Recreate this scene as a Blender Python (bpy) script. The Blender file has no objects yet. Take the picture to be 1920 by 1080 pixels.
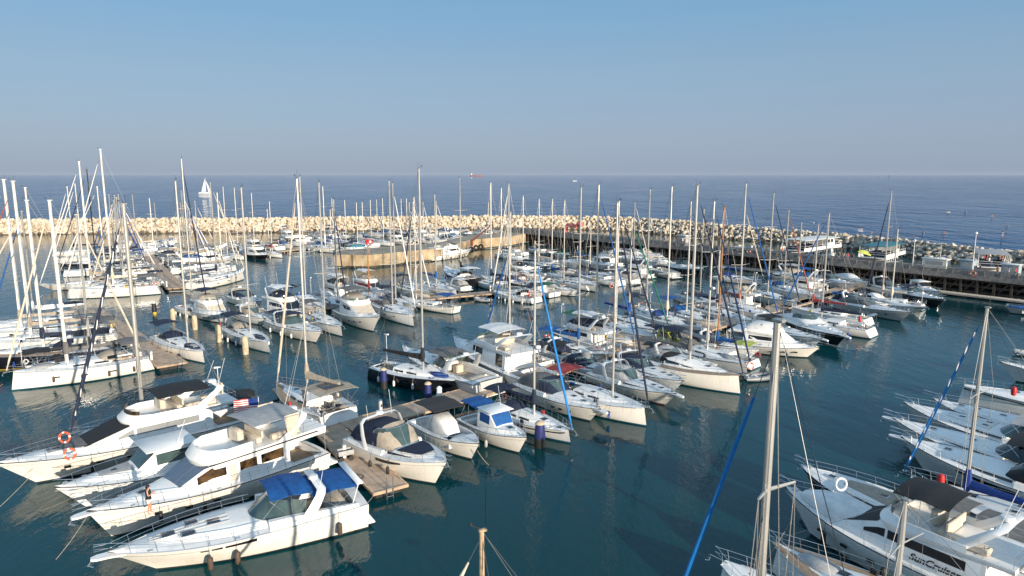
import bpy, math, random
from mathutils import Vector, Matrix
R = math.radians
sc = bpy.context.scene
col = sc.collection
# ---------------------------------------------------------------- camera
CAM_H = 21.0; FPX = 1280.0; PITCH = math.atan((540-327)/FPX)
cam = bpy.data.objects.new('camera', bpy.data.cameras.new('camera'))
col.objects.link(cam); sc.camera = cam
cam.data.sensor_width = 36; cam.data.lens = 36*FPX/1920
cam.data.clip_start = .5; cam.data.clip_end = 60000
cam.location = (0, 0, CAM_H); cam.rotation_euler = (R(90)-PITCH, 0, 0)
# ---------------------------------------------------------------- sky, sun, exposure
SUN_EL = R(12.5); SUN_AZ = R(35)            # azimuth measured from straight behind the camera towards the right
wd = bpy.data.worlds.new('World'); sc.world = wd; wd.use_nodes = True
nt = wd.node_tree; bg = nt.nodes['Background']
sky = nt.nodes.new('ShaderNodeTexSky'); sky.sky_type = 'NISHITA'; sky.sun_disc = False
sky.sun_elevation = SUN_EL; sky.sun_rotation = R(180)-SUN_AZ
sky.altitude = 0; sky.air_density = 1.0; sky.dust_density = 1.2; sky.ozone_density = 3.0
# low haze near the horizon, plus added fill from the upper sky: the Nishita sky is blended with a pale elevation gradient, both all round the horizon
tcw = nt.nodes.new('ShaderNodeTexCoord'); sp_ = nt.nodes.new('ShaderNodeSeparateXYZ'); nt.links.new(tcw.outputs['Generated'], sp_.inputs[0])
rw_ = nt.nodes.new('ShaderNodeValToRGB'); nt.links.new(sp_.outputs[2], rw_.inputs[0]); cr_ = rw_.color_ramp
for i_, (p_, c_) in enumerate([(.0, (.325,.40,.545)), (.05, (.315,.40,.55)), (.13, (.285,.415,.57)), (.26, (.175,.39,.62)), (.45, (.27,.47,.68)), (1, (.40,.58,.78))]):  # upper stops, out of view, brightened to lift the fill on shaded sides
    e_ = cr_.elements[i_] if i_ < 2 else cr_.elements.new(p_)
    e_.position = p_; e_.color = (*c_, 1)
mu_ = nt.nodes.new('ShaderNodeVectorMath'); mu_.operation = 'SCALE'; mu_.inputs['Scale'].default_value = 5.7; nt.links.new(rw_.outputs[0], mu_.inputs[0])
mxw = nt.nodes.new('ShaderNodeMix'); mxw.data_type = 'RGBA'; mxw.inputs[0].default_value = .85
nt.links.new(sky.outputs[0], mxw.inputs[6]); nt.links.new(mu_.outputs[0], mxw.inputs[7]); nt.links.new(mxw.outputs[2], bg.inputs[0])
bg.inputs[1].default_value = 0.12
sl = bpy.data.lights.new('sun', 'SUN'); sl.energy = 4.6; sl.angle = R(.5); sl.color = (1, .87, .70)
so = bpy.data.objects.new('sun', sl); col.objects.link(so); so.location = (30, -40, 60)
sd = Vector((math.sin(SUN_AZ)*math.cos(SUN_EL), -math.cos(SUN_AZ)*math.cos(SUN_EL), math.sin(SUN_EL)))
so.rotation_euler = sd.to_track_quat('Z', 'Y').to_euler()
sc.view_settings.view_transform = 'Standard'; sc.view_settings.look = 'None'
sc.view_settings.exposure = 0.55; sc.view_settings.gamma = 1
# ---------------------------------------------------------------- pixel helpers (1920x1080 photo pixels -> world)
cP, sP = math.cos(PITCH), math.sin(PITCH)
def ray(px, py):
    x = (px-960)/FPX; y = -(py-540)/FPX
    return Vector((x, cP+sP*y, -sP+cP*y))
def G(px, py, h=0.0):
    d = ray(px, py); t = (h-CAM_H)/d.z
    return Vector((d.x*t, d.y*t, h))
def zat(px, py, Y):
    d = ray(px, py); return CAM_H+Y*d.z/d.y
# ---------------------------------------------------------------- materials
MATS = {}
def mat(name, c, rough=.5, metal=0, var=.08, scale=3., spec=.5, coat=0, bump=0, c2=None, bscale=None):
    if name in MATS: return MATS[name]
    m = bpy.data.materials.new(name); m.use_nodes = True; n = m.node_tree; b = n.nodes['Principled BSDF']
    tc = n.nodes.new('ShaderNodeTexCoord')
    nz = n.nodes.new('ShaderNodeTexNoise'); nz.inputs['Scale'].default_value = scale; nz.inputs['Detail'].default_value = 5
    n.links.new(tc.outputs['Object'], nz.inputs['Vector'])
    mx = n.nodes.new('ShaderNodeValToRGB'); cr = mx.color_ramp
    lo = c2 if c2 else tuple(x*(1-var*2) for x in c)
    cr.elements[0].position = .35; cr.elements[0].color = (*lo, 1)
    cr.elements[1].position = .62; cr.elements[1].color = (*c, 1)
    n.links.new(nz.outputs['Fac'], mx.inputs[0]); n.links.new(mx.outputs[0], b.inputs['Base Color'])
    b.inputs['Roughness'].default_value = rough; b.inputs['Metallic'].default_value = metal
    b.inputs['Specular IOR Level'].default_value = spec; b.inputs['Coat Weight'].default_value = coat
    if bump:
        n2 = n.nodes.new('ShaderNodeTexNoise'); n2.inputs['Scale'].default_value = bscale or scale*4; n2.inputs['Detail'].default_value = 4
        n.links.new(tc.outputs['Object'], n2.inputs['Vector'])
        bp = n.nodes.new('ShaderNodeBump'); bp.inputs['Strength'].default_value = bump; bp.inputs['Distance'].default_value = .05
        n.links.new(n2.outputs['Fac'], bp.inputs['Height']); n.links.new(bp.outputs[0], b.inputs['Normal'])
    MATS[name] = m; return m
def grime(m, c=(.50,.42,.30), f=.45, lo=.56, hi=.78):
    # weathering: thin vertical runs and blotches that belong to the surface
    n = m.node_tree; b = n.nodes['Principled BSDF']; src = b.inputs['Base Color'].links[0].from_socket
    tc = n.nodes.new('ShaderNodeTexCoord'); mp = n.nodes.new('ShaderNodeMapping'); mp.inputs['Scale'].default_value = (5, 5, .55); n.links.new(tc.outputs['Object'], mp.inputs[0])
    z = n.nodes.new('ShaderNodeTexNoise'); z.inputs['Scale'].default_value = 1; z.inputs['Detail'].default_value = 6; n.links.new(mp.outputs[0], z.inputs['Vector'])
    r = n.nodes.new('ShaderNodeMapRange'); r.inputs[1].default_value = lo; r.inputs[2].default_value = hi; r.inputs[4].default_value = f; n.links.new(z.outputs[0], r.inputs[0])
    x = n.nodes.new('ShaderNodeMix'); x.data_type = 'RGBA'; n.links.new(r.outputs[0], x.inputs[0]); n.links.new(src, x.inputs[6]); x.inputs[7].default_value = (*c, 1); n.links.new(x.outputs[2], b.inputs['Base Color'])
    q = n.nodes.new('ShaderNodeMapRange'); q.inputs[3].default_value = b.inputs['Roughness'].default_value; q.inputs[4].default_value = b.inputs['Roughness'].default_value+.25; n.links.new(z.outputs[0], q.inputs[0]); n.links.new(q.outputs[0], b.inputs['Roughness'])
    return m
W = grime(mat('gelcoat_white', (.87,.86,.83), .22, var=.04, scale=.9))
W2 = grime(mat('gelcoat_cream', (.85,.80,.72), .25, var=.04, scale=.9))
DK = mat('deck_white', (.78,.78,.77), .5, var=.05, scale=1.6)
DK2 = mat('deck_grey', (.55,.55,.54), .6, var=.07, scale=2)
NONSKID = mat('deck_beige', (.50,.44,.36), .7, var=.08, scale=4)
TEAK = mat('teak', (.36,.25,.16), .65, var=.15, scale=6)
HGREY = grime(mat('hull_grey', (.22,.23,.24), .3, var=.06, scale=1), (.30,.27,.22), .4)
HLGREY = grime(mat('hull_light_grey', (.50,.505,.50), .3, var=.06, scale=1))
HBLACK = mat('hull_black', (.012,.013,.018), .18, var=.2, scale=1, coat=.3)
HNAVY = mat('hull_navy', (.015,.03,.10), .2, var=.1, scale=1, coat=.3)
HGREEN = mat('hull_green', (.02,.16,.09), .35, var=.1, scale=1)
HRED = mat('paint_red', (.38,.05,.04), .4, var=.12, scale=2)
HTEAL = mat('boot_teal', (.02,.09,.13), .4, var=.1, scale=2)
ANTI = mat('antifouling', (.03,.035,.04), .8, var=.3, scale=2)
ANTIR = mat('antifouling_red', (.16,.035,.025), .8, var=.2, scale=2)
ALU = mat('mast_aluminium', (.50,.485,.45), .36, metal=.45, var=.07, scale=1.3)
ALUW = mat('mast_white', (.80,.77,.70), .4, var=.06, scale=1.3)
WOOD = mat('varnished_wood', (.42,.20,.08), .35, var=.2, scale=5, coat=.3)
STEEL = mat('stainless', (.70,.70,.70), .25, metal=.9, var=.05, scale=2)
WIRE = mat('rigging_wire', (.22,.22,.22), .4, metal=.5, var=.05, scale=2)
GLASS = mat('dark_glass', (.012,.016,.02), .05, var=.2, scale=1, spec=.8)
GLASSG = mat('green_glass', (.06,.10,.10), .05, var=.2, scale=1, spec=.8)
GLASSW = mat('brown_glass', (.10,.055,.02), .08, var=.5, scale=1.5, spec=.8)
BLACK = mat('black_canvas', (.018,.018,.020), .75, var=.2, scale=4, bump=.2)
NAVY = mat('navy_canvas', (.012,.022,.055), .8, var=.2, scale=3, bump=.25)
JBLUE = mat('blue_sail_cover', (.01,.22,.60), .7, var=.1, scale=3)
PWOOD = mat('pale_wood', (.50,.36,.22), .6, var=.2, scale=5)
BLUE = mat('blue_canvas', (.006,.095,.32), .75, var=.15, scale=3, bump=.25)
DBLUE = mat('royal_canvas', (.006,.045,.25), .75, var=.15, scale=3, bump=.25)
BEIGE = mat('beige_canvas', (.40,.34,.27), .85, var=.12, scale=3, bump=.3)
CREAM = mat('cream_canvas', (.66,.57,.45), .85, var=.1, scale=3, bump=.3)
GREY = mat('grey_canvas', (.16,.155,.15), .85, var=.12, scale=3, bump=.3)
LGREY = mat('light_grey_canvas', (.40,.40,.40), .85, var=.1, scale=3, bump=.3)
WHITEC = mat('white_canvas', (.78,.77,.75), .8, var=.08, scale=2, bump=.4)
GREEN = mat('green_canvas', (.02,.15,.085), .8, var=.15, scale=3, bump=.25)
REDC = mat('red_canvas', (.34,.04,.04), .8, var=.15, scale=3, bump=.25)
RUSTC = mat('rust_canvas', (.36,.10,.06), .8, var=.15, scale=3, bump=.25)
LIME = mat('lime_canvas', (.45,.50,.10), .8, var=.1, scale=3)
ORANGE = mat('orange_plastic', (.72,.13,.05), .45, var=.1, scale=6)
REDP = mat('red_plastic', (.55,.03,.03), .45, var=.1, scale=6)
WHITEP = mat('white_plastic', (.80,.79,.77), .4, var=.05, scale=5)
BLKP = mat('black_rubber', (.02,.02,.02), .6, var=.2, scale=6)
BROWNF = mat('brown_fender', (.10,.065,.05), .7, var=.2, scale=6)
SOLAR = mat('solar_panel', (.03,.035,.05), .2, var=.2, scale=8, spec=.8)
SKIN = mat('skin', (.50,.27,.18), .55, var=.06, scale=8)
HAIR = mat('dark_hair', (.015,.01,.01), .5, var=.2, scale=20)
TEALC = mat('teal_canvas', (.04,.22,.28), .8, var=.15, scale=3)
YEL = mat('yellow_paint', (.65,.45,.05), .6, var=.1, scale=3)
# ---------------------------------------------------------------- mesh builder
class MB:
    def __init__(s): s.v = []; s.f = []; s.m = []; s.cm = 0
    def add(s, vs, fs):
        o = len(s.v); s.v += [tuple(p) for p in vs]
        for f in fs: s.f.append([i+o for i in f]); s.m.append(s.cm)
        return s
    def box(s, c, d, rz=0, top=1.0, ry=0):
        x, y, z = (k/2 for k in d); M = Matrix.Rotation(rz, 3, 'Z') @ Matrix.Rotation(ry, 3, 'Y'); c = Vector(c)
        vs = [c+M@Vector((a*x*(top if k > 0 else 1), b*y*(top if k > 0 else 1), k*z)) for k in (-1, 1) for a, b in ((-1,-1),(1,-1),(1,1),(-1,1))]
        return s.add(vs, [(3,2,1,0),(4,5,6,7),(0,1,5,4),(1,2,6,5),(2,3,7,6),(3,0,4,7)])
    def cbox(s, c, d, b=.04, rz=0):                      # box with chamfered edges
        x, y, z = (k/2 for k in d); b = min(b, x*.45, y*.45, z*.45); M = Matrix.Rotation(rz, 3, 'Z'); c = Vector(c)
        rings = []
        for zz, ins in ((-z, b), (-z+b, 0), (z-b, 0), (z, b)):
            X, Y = x-ins, y-ins; k = b
            pts = [(-X+k,-Y),(X-k,-Y),(X,-Y+k),(X,Y-k),(X-k,Y),(-X+k,Y),(-X,Y-k),(-X,-Y+k)]
            rings.append([c+M@Vector((p[0], p[1], zz)) for p in pts])
        return s.loft(rings, closed=True, cap=True)
    def loft(s, secs, closed=False, cap=False):
        n = len(secs[0]); vs = [p for q in secs for p in q]; fs = []
        for i in range(len(secs)-1):
            for j in range(n if closed else n-1):
                k = (j+1) % n; fs.append((i*n+j, i*n+k, (i+1)*n+k, (i+1)*n+j))
        if cap:
            fs.append(tuple(range(n))[::-1]); fs.append(tuple((len(secs)-1)*n+j for j in range(n)))
        return s.add(vs, fs)
    def tube(s, pts, r, n=5, closed=False, cap=True):
        pts = [Vector(p) for p in pts]; m = len(pts); secs = []
        up = None
        for i, p in enumerate(pts):
            if closed: d = pts[(i+1) % m]-pts[i-1]
            else: d = pts[min(i+1, m-1)]-pts[max(i-1, 0)]
            d.normalize()
            if up is None: up = Vector((0,0,1)) if abs(d.z) < .9 else Vector((1,0,0))
            a = d.cross(up); 
            if a.length < 1e-4: a = d.cross(Vector((0,1,0)))
            a.normalize(); b = a.cross(d); b.normalize(); up = b
            rr = r[i] if isinstance(r, (list, tuple)) else r
            secs.append([p+(a*math.cos(2*math.pi*k/n)+b*math.sin(2*math.pi*k/n))*rr for k in range(n)])
        if closed: secs.append(secs[0])
        return s.loft(secs, closed=True, cap=cap and not closed)
    def sheet(s, grid, th):                               # grid of points given a thickness downwards/inwards
        n = len(grid[0]); m = len(grid); top = [Vector(p) for r in grid for p in r]
        bot = [p-Vector((0,0,th)) for p in top]; o = n*m; fs = []
        for i in range(m-1):
            for j in range(n-1):
                a, b, c, d = i*n+j, i*n+j+1, (i+1)*n+j+1, (i+1)*n+j
                fs += [(a,b,c,d), (d+o,c+o,b+o,a+o)]
        ed = [i*n for i in range(m)]; ed2 = [i*n+n-1 for i in range(m)]
        for i in range(m-1):
            fs += [(ed[i], ed[i+1], ed[i+1]+o, ed[i]+o), (ed2[i+1], ed2[i], ed2[i]+o, ed2[i+1]+o)]
        for j in range(n-1):
            fs += [(j+1, j, j+o, j+1+o), ((m-1)*n+j, (m-1)*n+j+1, (m-1)*n+j+1+o, (m-1)*n+j+o)]
        return s.add(top+bot, fs)
    def lathe(s, prof, c=(0,0,0), n=10):                  # prof: (r, z)
        c = Vector(c)
        secs = [[c+Vector((r*math.cos(2*math.pi*k/n), r*math.sin(2*math.pi*k/n), z)) for k in range(n)] for r, z in prof]
        return s.loft(secs, closed=True, cap=True)
    def quad(s, a, b, c, d): return s.add([a,b,c,d], [(0,1,2,3)])
    def build(s, name, mats, parent=None, smooth=True, ang=40):
        me = bpy.data.meshes.new(name); me.from_pydata(s.v, [], s.f)
        for m in (mats if isinstance(mats, (list, tuple)) else [mats]): me.materials.append(m)
        if any(s.m): me.polygons.foreach_set('material_index', s.m)
        if smooth:
            me.polygons.foreach_set('use_smooth', [True]*len(s.f)); me.set_sharp_from_angle(angle=R(ang))
        me.update(); o = bpy.data.objects.new(name, me); col.objects.link(o)
        if parent: o.parent = parent
        return o
def recalc(o):
    import bmesh
    b = bmesh.new(); b.from_mesh(o.data); bmesh.ops.recalc_face_normals(b, faces=b.faces); b.to_mesh(o.data); b.free(); return o
def tag(o, label=None, cat=None, group=None, kind=None):
    if label: o['label'] = label
    if cat: o['category'] = cat
    if group: o['group'] = group
    if kind: o['kind'] = kind
    return o
def thing(name, label, cat, loc=(0,0,0), rz=0, group=None):
    o = bpy.data.objects.new(name, None); col.objects.link(o); o.location = loc; o.rotation_euler = (0,0,rz)
    o.empty_display_size = .3
    return tag(o, label, cat, group)
def copy_tree(o, parent=None):
    c = o.copy(); col.objects.link(c)
    if parent: c.parent = parent
    for ch in list(o.children): copy_tree(ch, c)
    return c
def lerp(a, b, t): return a+(b-a)*t
# ================================================================ boat builders
PL = []        # footprints of the boats already placed
# boat frame: x forward, y to port, z up from the waterline, origin amidships
class Hull:
    def __init__(s, L, B, fb, fs, kind='motor', lw=None):
        s.L, s.B, s.fb, s.fs, s.kind = L, B, fb, fs, kind
        s.lw = lw or {'motor': .87, 'sail': .975, 'classic': .84}[kind]
        s.sr = {'motor': .0, 'sail': .05, 'classic': -.02}[kind]*L
    def f(s, t):
        if s.kind == 'motor':
            tm, st, ex = .42, .90, 2.5
        elif s.kind == 'sail': tm, st, ex = .36, .80, 1.9
        else: tm, st, ex = .45, .58, 2.1
        if t < tm: return st+(1-st)*math.sin(t/tm*math.pi/2)
        return max(0, 1-((t-tm)/(1-tm))**ex)
    def sheer(s, t): return s.fs+(s.fb-s.fs)*t**1.5-(.03*s.L if s.kind == 'classic' else .004*s.L)*math.sin(math.pi*t)
    def x(s, t, zf=1):
        zf = max(0, zf); l = s.L*(s.lw+(1-s.lw)*zf); return -s.L/2+s.sr*zf*(1-t)+t*(l-(s.sr*zf))+0
    def t(s, x): return min(1, max(0, (x+s.L/2-s.sr)/(s.L-s.sr)))
    def w(s, x): return s.f(s.t(x))*s.B/2
    def z(s, x): return s.sheer(s.t(x))
    def edge(s, x, ins=0, up=0, side=1):
        return Vector((x, side*max(0, s.w(x)-ins), s.z(x)+up))
    def side(s, x, d, sd=1):        # point on the topsides d below the sheer
        t = s.t(x); sh = s.sheer(t); zf = (sh-d)/sh; w = s.f(t)*s.B/2
        k = .88 if s.kind == 'motor' else .93
        return Vector((x, sd*w*lerp(k-.22*t*(s.kind == 'motor'), 1, zf**.8), sh-d))
    def build(s, par, top, stripe, bottom, N=16):
        m = MB(); secs = []
        for i in range(N+1):
            t = 1-(1-i/N)**1.15; sh = s.sheer(t); b = s.f(t)*s.B/2; sec = []
            st = .13/sh
            if s.kind == 'motor':
                rows = [(1,1),(.9,.995-.01*t),(.55,.955-.16*t),(.30,.92-.30*t),(st,.885-.42*t),(0,.86-.46*t),(-.35,.6-.45*t),(-.55,0)]
            else:
                rows = [(1,1),(.85,1.0),(.5,.96-.02*t),(.25,.90-.06*t),(st,.86-.10*t),(0,.80-.16*t),(-.35,.5-.25*t),(-.55,0)]
            for zf, wf in rows: sec.append((s.x(t, zf), b*wf, zf*sh if zf > 0 else zf*1.0))
            secs.append(sec)
        nr = len(secs[0])
        for sd in (1, -1):
            for r in range(nr-1):
                m.cm = 0 if r < 4 else (1 if r == 4 else 2)
                g = [[(q[r][0], sd*q[r][1], q[r][2]), (q[r+1][0], sd*q[r+1][1], q[r+1][2])] for q in secs]
                m.loft(g if sd < 0 else [[a[1], a[0]] for a in g])
        for r in range(nr-1):
            m.cm = 0 if r < 4 else (1 if r == 4 else 2)
            a, b = secs[0][r], secs[0][r+1]
            m.quad((a[0],a[1],a[2]), (a[0],-a[1],a[2]), (b[0],-b[1],b[2]), (b[0],b[1],b[2]))
        # weld mirror seams for smooth shading
        import bmesh
        o = m.build('hull', [top, stripe, bottom], par)
        bm = bmesh.new(); bm.from_mesh(o.data); bmesh.ops.remove_doubles(bm, verts=bm.verts, dist=.002)
        bmesh.ops.recalc_face_normals(bm, faces=bm.faces); bm.to_mesh(o.data); bm.free()
        o.data.set_sharp_from_angle(angle=R(38))
        return o
    def deck(s, par, mt, ck=None, floor=None, camber=.03, ins=.0):
        # ck = (x0, x1, halfwidth, depth)
        m = MB(); N = 16; xs = [s.x(1-(1-i/N)**1.15) for i in range(N+1)]
        if ck:
            xs = sorted(set([x for x in xs if abs(x-ck[0]) > .05 and abs(x-ck[1]) > .05]+[ck[0], ck[1]]))
        def P(x, y):
            w = max(.01, s.w(x)); return (x, y, s.z(x)-.01+camber*s.B*(1-(y/w)**2))
        for a, b in zip(xs[:-1], xs[1:]):
            inside = ck and a >= ck[0]-1e-6 and b <= ck[1]+1e-6
            wa, wb = s.w(a), s.w(b); ca = ck[2] if ck else 0
            for sd in (1, -1):
                if inside:
                    m.quad(P(a, sd*ca), P(b, sd*ca), P(b, sd*wb), P(a, sd*wa))
                else:
                    cA, cB = min(ca, wa*.5), min(ca, wb*.5)
                    m.quad(P(a, sd*cA), P(b, sd*cB), P(b, sd*wb), P(a, sd*wa))
                    m.quad(P(a, 0), P(b, 0), P(b, sd*cB), P(a, sd*cA))
        if ck:
            x0, x1, c, dp = ck; z0 = s.z(x0)-dp; zf = z0
            T = lambda x, y: P(x, y)
            m.cm = 0
            inner = [x for x in xs if x0-1e-6 <= x <= x1+1e-6]
            for sd in (1, -1):
                for a, b in zip(inner[:-1], inner[1:]): m.quad(T(a, sd*c), T(b, sd*c), (b, sd*c, zf), (a, sd*c, zf))
            for x in (x0, x1): m.quad(T(x, -c), T(x, c), (x, c, zf), (x, -c, zf))
            m.cm = 1; m.quad((x0,-c,zf), (x1,-c,zf), (x1,c,zf), (x0,c,zf))
        return recalc(m.build('deck', [mt, floor or NONSKID], par, ang=30))
    def rubrail(s, par, mt, r=.035, d=.0):
        m = MB(); N = 18; pts = []
        for i in range(N+1): 
            x = s.x(i/N); pts.append(s.side(x, d) if d else s.edge(x, 0, 0))
        p2 = [Vector((p.x, -p.y, p.z)) for p in pts[::-1][1:]]
        m.tube(pts+p2, r, 5); return m.build('rub_rail', mt, par)
    def rail(s, par, x0, x1, h=.55, ins=.08, n=7, close=True, r=.022, tip=0, mid=True, name='guard_rail'):
        m = MB()
        for k, hh in enumerate((h, h*.5) if mid else (h,)):
            pts = [s.edge(lerp(x0, x1, i/12), ins, hh) for i in range(13)]
            if close and tip: pts.append(Vector((x1+tip, .12, s.z(x1)+hh+.05)))
            q = [Vector((p.x, -p.y, p.z)) for p in pts]
            if close: m.tube(pts+q[::-1], r*(1 if k == 0 else .6), 4)
            else: m.tube(pts, r*(1 if k == 0 else .6), 4); m.tube(q, r*(1 if k == 0 else .6), 4)
        for i in range(n):
            x = lerp(x0, x1, (i+.3)/n)
            for sd in (1, -1):
                a = s.edge(x-.08, ins-.02, 0, sd); b = s.edge(x, ins, h, sd); m.tube([a, b], r*.8, 4)
        return m.build(name, STEEL, par)
class House:
    # secs: (x, half width base, half width top, z base, z top)
    def __init__(s, secs, crown=.06): s.s = sorted(secs); s.crown = crown
    def at(s, x):
        q = s.s
        if x <= q[0][0]: return q[0]
        for a, b in zip(q[:-1], q[1:]):
            if x <= b[0]:
                t = (x-a[0])/max(1e-6, b[0]-a[0]); return tuple(lerp(a[i], b[i], t) for i in range(5))
        return q[-1]
    def build(s, name, mt, par, rnd=.1):
        m = MB(); secs = []
        for x, wb, wt, z0, z1 in s.s:
            h = max(0, z1-z0); r = min(rnd, h*.4); c = s.crown*min(1, h/.3)
            wr = max(0, wt-r)
            half = [(wb, z0), (lerp(wb, wt, .85) if h > .01 else wt, z1-r), (wt-r*.3, z1-r*.3), (wr, z1), (wr*.55, z1+c*.7), (0, z1+c)]
            secs.append([(x, y, z) for y, z in half]+[(x, -y, z) for y, z in half[::-1][1:]])
        m.loft(secs); 
        n = len(secs[0]); m.add(secs[0], [tuple(range(n))]); m.add(secs[-1], [tuple(range(n))])
        import bmesh
        o = m.build(name, mt, par)
        bm = bmesh.new(); bm.from_mesh(o.data); bmesh.ops.remove_doubles(bm, verts=bm.verts, dist=.002)
        bmesh.ops.recalc_face_normals(bm, faces=bm.faces); bm.to_mesh(o.data); bm.free(); o.data.set_sharp_from_angle(angle=R(35))
        return o
    def sp(s, x, v, sd, off=.012):
        q = s.at(x); wb, wt, z0, z1 = q[1:]; y = lerp(wb, lerp(wb, wt, .85), min(1, v/.9)); return Vector((x, sd*(y+off), lerp(z0, z1, v)))
    def window(s, par, mt, pts, name='window', sides=(1,-1), n=4):
        # pts: (xa, va_low, va_high), (xb, vb_low, vb_high)
        for sd in sides:
            m = MB(); (xa, la, ha), (xb, lb, hb) = pts
            g = [[s.sp(lerp(xa, xb, i/n), lerp(la, lb, i/n), sd), s.sp(lerp(xa, xb, i/n), lerp(ha, hb, i/n), sd)] for i in range(n+1)]
            m.loft(g); m.build(name, mt, par, smooth=False)
    def top(s, par, mt, xa, xb, ua=.85, ub=.85, name='windscreen', off=.02, u0=-1, u1=1):
        m = MB(); g = []
        for i in range(7):
            x = lerp(xa, xb, i/6); q = s.at(x); h = q[4]-q[3]; c = s.crown*min(1, h/.3); w = q[2]*lerp(ua, ub, i/6)
            g.append([(x, lerp(u0, u1, j/6)*w, q[4]+c*(1-(lerp(u0, u1, j/6)*w/max(.01, q[2]))**2)+off) for j in range(7)])
        m.sheet(g, off*.9); return m.build(name, mt, par)
def arc(x, w, z0, h, n=9, e=2.4, sl=0):
    out = []
    for i in range(n):
        a = math.pi*i/(n-1); c, s_ = math.cos(a), math.sin(a)
        out.append((x+sl*s_, w*math.copysign(abs(c)**(2/e), c), z0+h*abs(s_)**(2/e)))
    return out
def bimini(par, mt, x0, x1, w, z, base, name='bimini', h=.18, poles=True, sag=.05):
    m = MB(); g = []
    for i in range(9):
        t = i/8; x = lerp(x0, x1, t); zz = z+.10*math.sin(math.pi*t)-sag*abs(math.sin(2*math.pi*t))
        g.append([(x, w*(-1+2*j/8), zz+h*(1-abs(-1+2*j/8)**2.5)) for j in range(9)])
    m.sheet(g, .03); o = m.build(name, mt, par)
    if poles:
        xm = (x0+x1)/2
        for sd in (1, -1):
            p = MB()
            for xx in (x0+.05, (x0+x1)/2, x1-.05): p.tube([(xm, sd*(w-.03), base), (xx, sd*(w-.03), z)], .016, 4)
            p.build('canopy_frame', STEEL, o)
    return o
def sprayhood(par, mt, x0, x1, w, z, h, name='sprayhood', win=None):
    m = MB(); secs = [arc(x0, w*.85, z, h*.12), arc(lerp(x0, x1, .35), w*.95, z, h*.72), arc(lerp(x0, x1, .65), w, z, h), arc(x1, w, z, h*1.02)]
    m.loft(secs); m.loft([[(p[0], p[1]*.96, lerp(z, p[2], .96)) for p in q] for q in secs][::-1])
    o = m.build(name, mt, par, ang=50)
    if win:
        k = MB()
        for sd in (1, -1):
            g = [[(lerp(x0, x1, a), sd*(w*b+.02), z+h*c) for a, b, c in ((.45,1,.2),(.45,.97,.62))], [(lerp(x0, x1, a), sd*(w*b+.02), z+h*c) for a, b, c in ((.9,1,.2),(.9,.99,.7))]]
            k.loft(g)
        k.build('window', win, o)
    return o
def fender(par, p, mt, hang=.5, L=.62, r=.12):
    m = MB(); x, y, z = p; s = 1 if y > 0 else -1; y += s*(r+.02); z -= hang
    m.lathe([(.02,.0),(r*.7,-.04),(r,-.12),(r,-L+.12),(r*.7,-L+.04),(.02,-L)], (x, y, z), 8)
    m.tube([(x, y, z), (x, y-s*(r+.05), z+hang+.25)], .012, 3)
    return m.build('fender', mt, par)
def fenders(hl, par, xs, mt, sides=(1,-1), hang=.45, d=0, big=1):
    for sd in sides:
        for x in xs: 
            p = hl.side(x, .15, sd); fender(par, (p.x, p.y, p.z+.1), mt, hang, .62*big, .12*big)
def hatch(par, x, y, z, a=.5, b=.5, mt=None, name='hatch', rz=0):
    m = MB(); m.cbox((x, y, z+.02), (a+.08, b+.08, .05), .02, rz); m.cm = 1; m.cbox((x, y, z+.05), (a-.04, b-.04, .03), .012, rz)
    return m.build(name, [STEEL, mt or GLASS], par)
def radar_dome(par, x, y, z, r=.32, name='radar_dome'):
    m = MB(); m.lathe([(r*.75,0),(r,.05),(r,.16),(r*.8,.24),(.02,.27)], (x, y, z), 12); return m.build(name, WHITEP, par)
def wheel(par, x, y, z, r=.42, mt=None):
    m = MB(); pts = [(x, y+r*math.cos(a), z+r*math.sin(a)) for a in [2*math.pi*i/14 for i in range(14)]]
    m.tube(pts, .02, 4, closed=True)
    for i in range(0, 14, 3): m.tube([(x, y, z), pts[i]], .012, 3)
    m.cbox((x+.12, y, z-.25), (.16, .22, .8), .04)
    return m.build('steering_wheel', mt or STEEL, par)
def ring(name, label, p, mt=None, r=.30, rz=0, tilt=R(90), cat='life ring'):
    m = MB(); n = 16; pts = [(r*math.cos(2*math.pi*i/n), r*math.sin(2*math.pi*i/n), 0) for i in range(n)]
    for k in range(n):
        m.cm = 1 if k % 4 == 0 else 0
        m.tube([pts[k], pts[(k+1) % n]], .075, 6, cap=False)
    o = m.build(name, [mt or ORANGE, WHITEP], None); o.location = p; o.rotation_euler = (tilt, 0, rz)
    return tag(o, label, cat)
def outboard(par, x, y, z, s=1, name='outboard_motor', mt=None):
    m = MB(); m.cbox((x-.1*s, y, z+.35*s), (.5*s, .3*s, .38*s), .08*s); m.cbox((x-.08*s, y, z-.1*s), (.2*s, .14*s, .7*s), .04*s)
    return m.build(name, mt or BLKP, par)
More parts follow.
